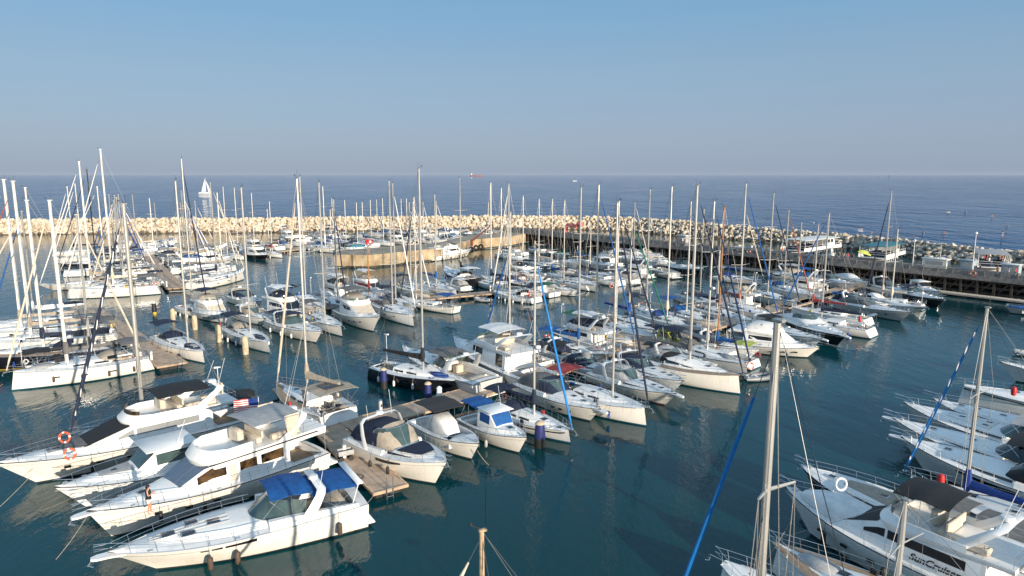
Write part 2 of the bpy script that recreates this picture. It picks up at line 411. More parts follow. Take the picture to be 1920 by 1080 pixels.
# ---------------------------------------------------------------- sailing yacht
def rig(par, hl, xm, zb, H, o, L):
    """mast with spreaders, stays, boom and covers. H = masthead height above water"""
    mm = {'w': ALUW, 'a': ALU, 'wood': WOOD, 'pw': PWOOD, 'blk': BLACK}[o.get('mm', 'a')]
    r = o.get('mr', .10+.004*max(0, L-9)); zt = H
    m = MB(); m.tube([(xm, 0, zb-.2), (xm, 0, zb+(H-zb)*.6), (xm-.0, 0, zt)], [r, r, r*.8], 8)
    m.cbox((xm-.03, 0, zt+.03), (r*2.6, r*1.5, .08), .02)
    ms = m.build('mast', mm, par)
    a = MB(); a.tube([(xm-.12, .05, zt), (xm-.12, .05, zt+o.get('ant', .7))], .012, 3); a.tube([(xm+.05, 0, zt+.1), (xm+.35, 0, zt+.25)], .012, 3)
    a.lathe([(.03,0),(.07,.03),(.07,.05),(.02,.1)], (xm+.35, 0, zt+.25), 6); a.build('wind_instruments', BLKP, ms)
    ns = 2 if (H-zb) > 12.5 else 1; levels = [zb+(H-zb)*(k+1)/(ns+1.0) for k in range(ns)]
    if ns == 1: levels = [zb+(H-zb)*.55]
    if o.get('lv'): levels = o['lv']
    tips = []
    for k, z in enumerate(levels):
        wsp = hl.B*.5*(.82-.22*k)*o.get('sw', 1)
        sp = MB(); sp.tube([(xm-.25, wsp, z+.08), (xm, 0, z), (xm-.25, -wsp, z+.08)], [.03, .05, .03], 5); sp.build('spreader', mm, ms); tips.append((xm-.25, wsp, z+.08))
    st = MB(); rw = o.get('rw', .011)
    for sd in (1, -1):
        q = [hl.edge(xm-.25, .08, 0, sd)]+[Vector((t[0], sd*t[1], t[2])) for t in tips]+[Vector((xm, 0, zt-.1))]
        st.tube(q, rw, 3); st.tube([hl.edge(xm-.45, .1, 0, sd), (xm, 0, levels[0])], rw, 3)
        if o.get('aft', 1): st.tube([hl.edge(xm+.35, .15, 0, sd), (xm, 0, levels[0])], rw, 3)
    xs = -L/2+.15; zs = hl.z(xs)
    st.tube([(xm, 0, zt), (xs+1.2, 0, lerp(zs, zt, .22))], rw, 3)
    for sd in (1, -1): st.tube([(xs+1.2, 0, lerp(zs, zt, .22)), (xs, sd*hl.w(xs)*.8, zs)], rw, 3)
    xb = L/2-.12; zbw = hl.z(xb)+.25; zf = lerp(zb, zt, .96 if o.get('mh', 1) else .86)
    st.tube([(xb, 0, zbw-.25), (xm+.1, 0, zf)], rw, 3)
    st.build('standing_rigging', WIRE, ms)
    if o.get('jib') is not None:
        j = MB(); A = Vector((xb, 0, zbw)); Bv = Vector((xm+.1, 0, zf)); k = o.get('jr', .085)
        P = [A.lerp(Bv, t) for t in (.0, .03, .06, .3, .6, .86, .93)]
        j.tube(P, [.05, .05, k*1.1, k*1.25, k, k*.75, .03], 7)
        if o.get('spiral'):
            n = 120; q = [A.lerp(Bv, lerp(.08, .9, i/n))+Vector((0, math.cos(i*.42)*k*1.12, math.sin(i*.42)*k*1.12)) for i in range(n+1)]
            jo = j.build('furled_headsail', o['jib'], par)
            z_ = MB(); z_.tube(q, .045, 4); z_.build('sail_strip', WHITEC, jo)
        else: j.build('furled_headsail', o['jib'], par)
        d = MB(); d.lathe([(.1,0),(.14,.03),(.14,.1),(.1,.13)], (xb, 0, zbw-.12), 8); d.build('furling_drum', STEEL, par)
    # boom
    bl = o.get('bl', .40*L); zbo = zb+o.get('bh', 1.15); xe = xm-bl
    b = MB(); ya = o.get('boomyaw', 0)
    E_ = Vector((xm-bl*math.cos(ya), bl*math.sin(ya), zbo+.12)); S_ = Vector((xm-.12, 0, zbo))
    b.tube([S_, E_], .075, 6); bo = b.build('boom', mm, par)
    cv = o.get('cover')
    if cv is not None:
        c = MB(); secs = []; N = 9; d_ = (E_-S_); d_.normalize(); lat = Vector((-d_.y, d_.x, 0)); hgt = o.get('ch', .42)
        for i in range(N):
            t = i/(N-1); p = S_.lerp(E_, t*.98); hh = lerp(hgt, .18, t**.75)*(1+.06*math.sin(i*2.1)); ww = lerp(o.get('cwd', .20), .12, t)
            secs.append([p+lat*(ww*math.cos(a))+Vector((0, 0, -.10 if math.sin(a) < 0 else 0))*abs(math.sin(a))+Vector((0, 0, hh*max(0, math.sin(a)))) for a in [2*math.pi*k/10 for k in range(10)]])
        c.loft(secs, closed=True, cap=True)
        c.tube([(xm-.02, 0, zbo-.25), (xm-.04, 0, zbo+hgt*.6), (xm-.02, 0, zbo+hgt+.65)], [r+.05, r+.14, r+.03], 8)
        c.build('sail_cover', cv, bo)
    v = MB(); v.tube([S_.lerp(E_, .3), (xm-.1, 0, zb+.1)], .025, 4); v.tube([E_-(E_-S_)*.1, (xe+.5, 0, zb-.1)], .012, 3)
    v.tube([E_, (xm-.05, 0, zt-.05)], .008, 3); v.build('boom_tackle', WIRE, bo)
    if o.get('radar'):
        q = MB(); zr = zb+(H-zb)*.42; q.cbox((xm+.25, 0, zr-.05), (.4, .12, .06), .02); q.build('radar_bracket', STEEL, ms); radar_dome(ms, xm+.42, 0, zr, .24)
def sailboat(label, P0, P1, mast, o=None, group=None, cat='sailboat', name='sailboat'):
    """P0 bow and P1 stern points on the water; mast = masthead height"""
    o = dict(o or {}); L = (P0-P1).length; d = (P0-P1).normalized(); c = (P0+P1)/2; PL.append((c, d, L, o.get('B', L*.30)))
    t = thing(name, label, cat, (c.x, c.y, 0), math.atan2(d.y, d.x), group)
    B = o.get('B', L*.30)*1.06; cls = o.get('k', 'sail')
    hl = Hull(L, B, o.get('fb', .085*L+.22), o.get('fs', .07*L+.2), cls, o.get('lw'))
    hl.build(t, o.get('hull', W), o.get('stripe', HTEAL), o.get('bot', ANTI))
    lod = o.get('lod', 0)
    ck = (-.46*L, -.20*L, B*.26, .42)
    hl.deck(t, o.get('deck', DK), ck, o.get('floor', TEAK))
    hl.rubrail(t, o.get('rr', STEEL), .022 if L < 11 else .03)
    # coachroof
    xm = o.get('xm', .06)*L; ch = .40; xa, xb = -.19*L, .30*L
    zz = lambda x: hl.z(x)+.01
    hs = House([(xa, B*.30, B*.27, zz(xa), zz(xa)+ch+.05), (-.05*L, B*.31, B*.27, zz(0), zz(0)+ch+.03), (.10*L, B*.27, B*.22, zz(.1*L), zz(.1*L)+ch*.85),
                (.22*L, B*.20, B*.14, zz(.22*L), zz(.22*L)+ch*.5), (xb, B*.12, B*.05, zz(xb), zz(xb)+.06)], .05)
    if o.get('ds'):
        hs = House([(xa, B*.34, B*.28, zz(xa), zz(xa)+.75), (-.08*L, B*.35, B*.28, zz(0), zz(0)+.78), (.04*L, B*.33, B*.25, zz(.04*L), zz(.04*L)+.60), (.14*L, B*.27, B*.20, zz(.14*L), zz(.14*L)+.36), (.26*L, B*.20, B*.14, zz(.26*L), zz(.26*L)+.28),
                    (.36*L, B*.10, B*.05, zz(.36*L), zz(.36*L)+.06)], .05)
    ho = hs.build('coachroof', o.get('roof', W), t, .12)
    if o.get('ds'): hs.window(ho, GLASS, ((-.17*L, .35, .8), (.09*L, .45, .55)), n=6)
    elif lod < 2:
        k = o.get('nw', 2)
        for i in range(k):
            a = lerp(-.17*L, .12*L, i/k); b = lerp(-.17*L, .12*L, (i+.72)/k); hs.window(ho, GLASS, ((a, .3, .72), (b, .3, .68)), n=2)
    zc = lambda x: hs.at(x)[4]+.05
    if lod < 2:
        hatch(ho, .17*L, 0, zc(.17*L)-.03, .5, .5); hatch(t, .36*L, 0, hl.z(.36*L)+.03, .48, .5)
        if L > 10: hatch(ho, -.02*L, B*.12, zc(0)-.02, .35, .35); hatch(ho, -.02*L, -B*.12, zc(0)-.02, .35, .35)
    if o.get('teakdeck'):
        m = MB(); 
        for sd in (1, -1):
            g = [[hl.edge(x, .05, .02, sd), hl.edge(x, hl.w(x)*.22, .03*B*.40+.02, sd), hl.edge(x, hl.w(x)*(.42 if x < .3*L else .8), .03*B*.72+.02, sd)] for x in [lerp(-.2*L, .47*L, i/10) for i in range(11)]]
            m.loft(g)
        recalc(m.build('teak_side_deck', TEAK, t))
    # cockpit furniture
    zf = hl.z(ck[0])-.42
    for sd in (1, -1): MB().cbox((-.33*L+.02*L, sd*B*.205, zf+.19), (.22*L, B*.11, .36), .03).build('cockpit_seat', o.get('seat', NONSKID), t)
    if o.get('wheels', 1) and lod < 2:
        if L > 12.5: wheel(t, -.40*L, B*.15, zf+.85, .38); wheel(t, -.40*L, -B*.15, zf+.85, .38)
        else: wheel(t, -.40*L, 0, zf+.85, .42)
    # rails
    hl.rail(t, .30*L, .495*L, .6, .1, 3, True, .016+.003*(lod > 0), 0.0, name='pulpit')
    hl.rail(t, -.30*L, .30*L, .6, .06, 6, False, .008+.004*(lod > 0), name='lifelines')
    m = MB()
    for hh in (.6, .32):
        pts = [hl.edge(lerp(-.30*L, -.49*L, i/4), .08, hh) for i in range(5)]
        m.tube(pts, .016, 4); m.tube([(p.x, -p.y, p.z) for p in pts], .016, 4)
        m.tube([pts[-1], (pts[-1].x, pts[-1].y*.35, pts[-1].z)], .016, 4); m.tube([(pts[-1].x, -pts[-1].y, pts[-1].z), (pts[-1].x, -pts[-1].y*.35, pts[-1].z)], .016, 4)
    for x in (-.30*L, -.40*L, -.48*L):
        for sd in (1, -1): m.tube([hl.edge(x, .08, 0, sd), hl.edge(x, .08, .6, sd)], .014, 4)
    m.build('pushpit', STEEL, t)
    if lod < 2:
        m = MB()
        for x in (-.12*L, -.24*L, -.36*L):
            for sd in (1, -1): m.lathe([(.09,0),(.06,.04),(.06,.12),(.08,.16),(.02,.18)], (x, sd*(B*.31 if x > -.2*L else B*.30), hl.z(x)+.03+(0 if x < -.2*L else 0)), 8)
        m.build('winches', STEEL, t)
        m = MB(); m.tube([(L/2-.9, .1, hl.z(L/2)+.08), (L/2+.15, .1, hl.z(L/2)+.05), (L/2+.28, .1, hl.z(L/2)-.2)], .03, 5)
        m.tube([(L/2+.28, -.12, hl.z(L/2)-.22), (L/2+.2, .1, hl.z(L/2)-.3), (L/2+.28, .32, hl.z(L/2)-.22)], .025, 4); m.build('anchor', STEEL, t)
    if 'hood' in o: sprayhood(t, o['hood'], -.10*L, -.235*L, B*.30, zz(xa)+.30, .75, win=GLASS if lod == 0 else None)
    if 'bim' in o: bimini(t, o['bim'], -.26*L, -.47*L, B*.36, zz(-.4*L)+1.75, zz(-.4*L)+.1)
    if 'hard' in o:
        bimini(t, o['hard'], -.20*L, -.49*L, B*.40, zz(-.4*L)+1.75, zz(-.4*L)+.1, h=.14)
        m = MB(); m.cbox((-.36*L, 0, zz(-.4*L)+2.02), (.13*L, B*.4, .03), .01); m.build('solar_panel', SOLAR, t)
        for sd in (1, -1):
            c = MB(); c.sheet([[(-.20*L, sd*B*.38, zz(-.4*L)+1.7), (-.22*L, sd*B*.38, zz(-.4*L)+.35)], [(-.27*L, sd*B*.38, zz(-.4*L)+1.7), (-.26*L, sd*B*.38, zz(-.4*L)+.35)]], .02)
            c.build('side_curtain', o['hard'], t)
    if 'arch' in o:
        m = MB(); pts = [(-.46*L, B*.36*c, zz(-.46*L)+s_) for c, s_ in ((1,0),(1,1.6),(.9,1.8),(-.9,1.8),(-1,1.6),(-1,0))]
        m.tube(pts, .025, 5); m.cbox((-.46*L, 0, zz(-.46*L)+1.85), (.7, B*.5, .03), .01); m.build('stern_arch', STEEL, t)
    if 'foredeck' in o:
        m = MB(); m.loft([arc(x, B*w_, zz(x)+.02, h) for x, w_, h in ((.12*L,.14,.3),(.2*L,.2,.42),(.3*L,.15,.34),(.38*L,.06,.12))]); m.build('foredeck_cover', o['foredeck'], t)
    if lod < 2: clutter(t, hl, L, B, label, lod)
    if o.get('fen') is not None and lod < 2: fenders(hl, t, [lerp(-.33*L, .22*L, i/3) for i in range(4)], o['fen'], o.get('fsides', (1,-1)))
    if 'ports' in o:
        for sd in (1, -1):
            for xx in (-.18, .02, .2):
                p = hl.side(xx*L, .42*hl.z(0), sd); m = MB(); m.cbox((p.x, p.y+sd*.0, p.z), (.62, .06, .13), .02, -sd*(0.03+.25*max(0, xx))); m.build('hull_window', GLASS, t)
    if 'band' in o: hl.rubrail(t, o['band'], .05, .22)
    if mast:
        zb = zc(xm)-.05 if -.19*L < xm < .3*L else hl.z(xm)
        rig(t, hl, xm, zb, mast, o, L)
    if o.get('extra'): o['extra'](t, hl, L, B)
    return t
def clutter(t, hl, L, B, label, lod):
    r = random.Random(label); zz = hl.z
    def pick(p): return r.random() < p
    if pick(.45):
        s_ = r.choice((1, -1)); p = hl.edge(-.45*L, .1, .45, s_); m = MB(); m.tube([(p.x+.2*math.cos(a), p.y, p.z+.22*math.sin(a)) for a in [-2+i*.5 for i in range(12)]], .06, 6); m.build('horseshoe_buoy', r.choice([YEL, WHITEP, ORANGE, REDP]), t)
    if pick(.35): p = hl.edge(-.47*L, .12, .25, r.choice((1, -1))); outboard(t, p.x, p.y, p.z, .6)
    if pick(.45):
        x = .27*L; m = MB(); m.loft([arc(x+d, B*.13*k, zz(x)+.12, h, 7, 2.2) for d, k, h in ((-1.1,.3,.1),(-.9,.9,.28),(0,1,.34),(.8,.8,.25),(1.1,.2,.08))]); m.build('sail_bag', r.choice([NAVY, BEIGE, LGREY, WHITEC, DBLUE, GREY]), t, ang=60)
    for k in range(r.choice((0, 1, 2, 3))):
        x = r.uniform(-.2, .2)*L; p = hl.edge(x, .16, .16, r.choice((1, -1))); MB().cbox(p, (.36, .16, .32), .04).build('jerrycan', r.choice([REDP, DBLUE, YEL, WHITEP, BLKP]), t)
    if pick(.4):
        x = -.12*L; m = MB(); m.cbox((x, 0, zz(x)+.52), (.9, B*.3, .03), .01); m.build('solar_panel', SOLAR, t)
    for k in range(r.choice((2, 3, 4))):
        x = r.uniform(-.42, -.24)*L; m = MB(); m.cbox((x, r.uniform(-.2, .2)*B, zz(x)+r.uniform(-.1, .15)), (r.uniform(.2,.6), r.uniform(.2,.5), r.uniform(.1,.3)), .05, r.uniform(0, 3)); m.build('cushion', r.choice([CREAM, NAVY, BEIGE, WHITEC, TEAK, REDC, GREY, BLUE]), t)
    if pick(.5): 
        x = r.uniform(.2, .3)*L; m = MB(); m.tube([(x+(.16+.01*i)*math.cos(i*.7), (.16+.01*i)*math.sin(i*.7)-B*.2, zz(x)+.07) for i in range(20)], .02, 4); m.build('coiled_rope', r.choice([WHITEP, DBLUE, BEIGE]), t)
    if pick(.3):
        p = hl.edge(-.48*L, .2, 0, r.choice((1, -1))); m = MB(); m.tube([p, p+Vector((0,0,2.9))], .03, 5); w_ = m.build('turbine_pole', WHITEP, t); m = MB(); m.tube([p+Vector((-.3,0,2.9)), p+Vector((.3,0,2.95))], [.05,.1], 6); m.build('wind_turbine', WHITEP, w_)
    if pick(.75): 
        q = [x for x in (-.3, -.1, .1)]; fenders(hl, t, [x*L for x in q], r.choice([WHITEP, DBLUE, BLKP, HGREY, WHITEP]), (r.choice((1, -1)),))
# ---------------------------------------------------------------- motor cruisers
def screen(par, x0, x1, w, z, h, rake, glass, frame=STEEL, back=.0):
    """wrap round raked windscreen: nose at x1, sides run aft to x0"""
    m = MB(); n = 12; lo = []; hi = []
    for i in range(n+1):
        a = -math.pi/2+math.pi*i/n; cx = max(0, math.cos(a))**.7; y = math.sin(a)
        lo.append(Vector((lerp(x0, x1, cx), w*y, z+.02))); hi.append(Vector((lerp(x0-.1, x1-rake, cx), w*.88*y, z+h*(1 if abs(y) < .98 else .75))))
    inn = [[p+Vector((-.03, 0, 0)) for p in lo], [p+Vector((-.03, 0, 0)) for p in hi]]
    m.loft([lo, hi]); m.loft(inn[::-1]); o = m.build('windscreen', glass, par)
    f = MB(); f.tube(hi, .025, 4)
    for i in (0, 3, 6, 9, 12): f.tube([lo[i], hi[i]], .022, 4)
    f.build('windscreen_frame', frame, o); return o
def arch_(par, x0, x1, w, z, h, mt=None, th=.28, name='radar_arch'):
    m = MB(); path = [(x0, 1, 0), (lerp(x0, x1, .5), .97, .5), (lerp(x0, x1, .85), .9, .88), (x1, .72, 1), (x1, 0, 1.03)]
    path = path+[(p[0], -p[1], p[2]) for p in path[::-1][1:]]
    secs = []
    for i, (x, y, q) in enumerate(path):
        wd_ = th*(1.5-.6*q); c = Vector((x, y*w, z+q*h)); tt = .09
        nrm = Vector((0, y, 1.0 if q > .9 else .15)); nrm.normalize()
        secs.append([c+Vector((-wd_, 0, 0))+nrm*0, c+nrm*tt*.8, c+Vector((wd_, 0, 0)), c-nrm*tt*.8])
    m.loft(secs, closed=True, cap=True); return m.build(name, mt or W, par)
def motor_base(label, P0, P1, o, name, cat, group):
    L = (P0-P1).length; d = (P0-P1).normalized(); c = (P0+P1)/2; PL.append((c, d, L, o.get('B', L*.31)))
    t = thing(name, label, cat, (c.x, c.y, 0), math.atan2(d.y, d.x), group)
    B = o.get('B', L*.31 if L > 10 else L*.34)
    hl = Hull(L, B, o.get('fb', .105*L+.35), o.get('fs', .065*L+.28), o.get('k', 'motor'), o.get('lw'))
    hl.build(t, o.get('hull', W), o.get('stripe', ANTI), o.get('bot', ANTI))
    hl.rubrail(t, o.get('rr', BLKP), .03 if L > 9 else .025)
    if o.get('lod', 0) < 1:
        for x in (.36, .05, -.30, -.45):
            for sd in (1, -1):
                p = hl.edge(x*L, .12, .05, sd); MB().tube([p+Vector((-.13,0,.03)), p+Vector((.13,0,.03))], .022, 4).build('cleat', STEEL, t)
        MB().cbox((.455*L, 0, hl.z(.455*L)+.16), (.32, .22, .22), .06).build('windlass', STEEL, t)
        hl.rubrail(t, HLGREY, .012, .22).name = 'hull_moulding'
    # swim platform
    if o.get('plat', 1):
        m = MB(); pw_ = o.get('pw', .07); m.cbox((-L/2-pw_*L*.48, 0, .32), (pw_*L, B*.8, .1), .04); m.build('swim_platform', o.get('pm', W), t)
    return t, hl, L, B
def pulpit_nose(t, hl, L, B):
    m = MB(); z = hl.z(L/2)-.04
    secs = [[(x, -w_, z), (x, w_, z), (x, w_*.8, z-.14), (x, -w_*.8, z-.14)] for x, w_ in ((L/2-.9, .5), (L/2, .30), (L/2+.55, .26), (L/2+.8, .12))]
    m.loft(secs, closed=True, cap=True); o = m.build('bow_platform', W, t)
    a = MB(); a.tube([(L/2+.3, 0, z-.1), (L/2+.8, 0, z-.18), (L/2+.95, 0, z-.4)], .035, 5); a.tube([(L/2+.7, -.2, z-.42), (L/2+.95, 0, z-.36), (L/2+.7, .2, z-.42)], .03, 4); a.build('anchor', STEEL, o)
def express(label, P0, P1, o=None, group=None, name='motor_cruiser', cat='motor cruiser'):
    o = dict(o or {}); t, hl, L, B = motor_base(label, P0, P1, o, name, cat, group); lod = o.get('lod', 0)
    xw = o.get('xw', -.02)*L
    hl.deck(t, DK, (-.45*L, xw-.02*L, B*.36, .55), o.get('floor', NONSKID))
    zz = lambda x: hl.z(x)
    secs = [(xw-.25, B*.38, B*.33, zz(xw), zz(xw)+.30), (.06*L, B*.37, B*.30, zz(.06*L), zz(.06*L)+.34), (.18*L, B*.31, B*.22, zz(.18*L), zz(.18*L)+.30), (.30*L, B*.22, B*.12, zz(.3*L), zz(.3*L)+.20), (.40*L, B*.10, B*.04, zz(.4*L), zz(.4*L)+.03)]
    hs = House(secs, .07); ho = hs.build('foredeck_cabin', o.get('roof', W), t, .14)
    # coaming along cockpit
    m = MB()
    for sd in (1, -1):
        g = []
        for i in range(7):
            x = lerp(xw-.2, -.46*L, i/6); h = lerp(o.get('coam', .32), .14, (i/6)**1.5); w0 = hl.w(x)-.10; w1 = min(w0-.05, B*.37)
            g.append([(x, sd*w0, zz(x)), (x, sd*(w0-.12), zz(x)+h), (x, sd*w1, zz(x)+h), (x, sd*w1, zz(x))])
        m.loft(g, cap=True)
    recalc(m.build('cockpit_coaming', W, t))
    if o.get('sun') is not None: hs.top(ho, o['sun'], .05*L, .27*L, .8, .7, 'sun_pad', .035)
    if lod < 2:
        for (hx, hy) in o.get('hat', ((.10, 0), (.24, 0), (.33, 0))): hatch(ho, hx*L, hy*B, hs.at(hx*L)[4]+hs.crown*.8, o.get('hs', .42), o.get('hs', .42)*.85, o.get('hm'))
    if o.get('sw', 1): hs.window(ho, GLASS, ((xw+.0, .25, .75), (.24*L, .35, .42)), 'side_window', n=5)
    if o.get('hw', 0):
        for sd in (1, -1):
            m = MB(); g = []
            for i in range(7):
                x = lerp(-.05*L, .20*L, i/6); a = hl.side(x, .18, sd); b = hl.side(x, .18+.26*math.sin(math.pi*(.15+.85*(1-i/6)*.5)), sd); q = Vector((0, sd*.02, 0)); g.append([a+q, b+q])
            m.loft(g); m.build('hull_window', GLASS, t, smooth=False)
    if o.get('ports', 0):
        for sd in (1, -1):
            for xx in (.08, .16, .25):
                p = hl.side(xx*L, .45*zz(0), sd); m = MB(); m.cbox((p.x, p.y, p.z), (.36, .07, .15), .03, -sd*.25); m.build('porthole', GLASS, t)
    zs = zz(xw)+.28; wh = o.get('wh', .075*L if L > 9 else .6)
    if o.get('screen', 1): screen(t, xw-.17*L, xw+.05*L, B*.37, zs, wh, .09*L, o.get('glass', GLASSG), o.get('frame', STEEL))
    # seats and helm
    zf = hl.z(-.45*L)-.55
    for c_, d_ in (((-.38*L, 0, zf+.28), (.10*L, B*.62, .5)), ((-.27*L, B*.24, zf+.25), (.11*L, B*.2, .45)), ((xw-.12*L, -B*.17, zf+.45), (.05*L, B*.2, .85))): MB().cbox(c_, d_, .08).build('seat', o.get('seat', CREAM), t)
    m = MB(); m.cbox((xw-.05*L, -B*.16, zf+.6), (.05*L, B*.3, .9), .08); m.build('helm_console', W, t)
    zr = zs+wh
    if 'arch' in o:
        ax = o.get('ax', -.24)*L; arch_(t, ax+.05*L, ax-.035*L, hl.w(ax)-.12, zz(ax), zr-zz(ax)+.28, o['arch'], .022*L)
        if lod < 2:
            radar_dome(t, ax-.03*L, 0, zr+.32, .3)
            MB().tube([(ax-.03*L, B*.28, zr+.1), (ax-.06*L, B*.28, zr+1.9)], .015, 4).build('antenna', WHITEP, t); MB().tube([(ax-.03*L, -B*.25, zr+.1), (ax-.05*L, -B*.25, zr+1.2)], .012, 4).build('antenna', WHITEP, t)
    if 'top' in o:        # bimini from the windscreen to the arch
        x1, x0 = o.get('tx', (xw/L-.03, -.24)); g = []
        bimini(t, o['top'], x0*L, x1*L, B*.36, zr+o.get('tz', .1), zz(-.2*L)+.2, h=.2, poles=o.get('poles', True))
    if 'aft' in o:
        bimini(t, o['aft'], -.47*L, -.26*L, B*.35, zr-.05, zz(-.4*L)+.2, name='aft_awning', h=.14)
    if 'encl' in o:       # full canvas enclosure
        m = MB(); e = [(xw+.04*L, .80, zs-zz(0)+.03, .1, .1), (xw-.05*L, .98, 0, wh*.92, 0), (xw-.12*L, 1, 0, wh+.18, 0), (-.30*L, 1, 0, wh+.12, 0), (-.42*L, .95, 0, wh*.75, 0), (-.47*L, .9, 0, .12, 0)]
        secs = [arc(x, B*.37*w_, zz(x)+.24, h, 11, 3.2) for x, w_, _, h, _ in e]
        m.loft(secs); cc = m.build('canvas_enclosure', o['encl'], t, ang=55)
        if o.get('encl2'):
            m = MB(); secs2 = [arc(x, B*.375*w_+.01, zz(x)+.25, h+.015, 11, 3.2) for x, w_, _, h, _ in e[:3]]; m.loft(secs2); m.build('canvas_front', o['encl2'], cc, ang=55)
        if lod < 2 and o.get('cw', 0):
            m = MB()
            for sd in (1, -1): m.quad((xw-.13*L, sd*(B*.372), zs+.12), (-.29*L, sd*(B*.372), zs+.1), (-.28*L, sd*B*.362, zs+wh*.72), (xw-.14*L, sd*B*.362, zs+wh*.72))
            m.build('canvas_window', GLASSG, cc, smooth=False)
    if 'cover' in o:
        m = MB(); secs = [arc(x, hl.w(x)*.86, zz(x)+.05, h, 9, 2.6) for x, h in ((xw+.09*L, .2), (xw, .75), (xw-.1*L, 1.0), (-.30*L, .75), (-.46*L, .35), (-.49*L, .05))]; m.loft(secs); m.build('boat_cover', o['cover'], t, ang=55)
    if 'hardtop' in o:
        bimini(t, o['hardtop'], xw-.22*L, xw+.0*L, B*.38, zr, zz(-.2*L)+.2, name='hardtop', h=.12, poles=True)
    rl = o.get('rail', (.02, .495)); hl.rail(t, rl[0]*L, rl[1]*L, .55, .1, 6, True, .018+.004*(lod > 0), o.get('tip', .25), name='bow_rail', mid=lod < 1)
    if o.get('nose'): pulpit_nose(t, hl, L, B)
    elif lod < 2:
        a = MB(); z = hl.z(L/2); a.tube([(L/2-.5, 0, z+.05), (L/2+.1, 0, z+.03), (L/2+.22, 0, z-.25)], .035, 5); a.tube([(L/2+.05, -.18, z-.28), (L/2+.22, 0, z-.22), (L/2+.05, .18, z-.28)], .03, 4); a.build('anchor', STEEL, t)
    if o.get('fen') is not None and lod < 2: fenders(hl, t, [x*L for x in o.get('fx', (-.3, -.05, .15))], o['fen'], o.get('fsides', (1,-1)), big=o.get('fbig', 1))
    if o.get('ob'): 
        for y in ((-.35, .35) if o['ob'] > 1 else (0,)): outboard(t, -L/2-.1, y, .55)
    if o.get('stripe2') is not None: hl.rubrail(t, o['stripe2'], .03, .35)
    if o.get('extra'): o['extra'](t, hl, L, B)
    return t
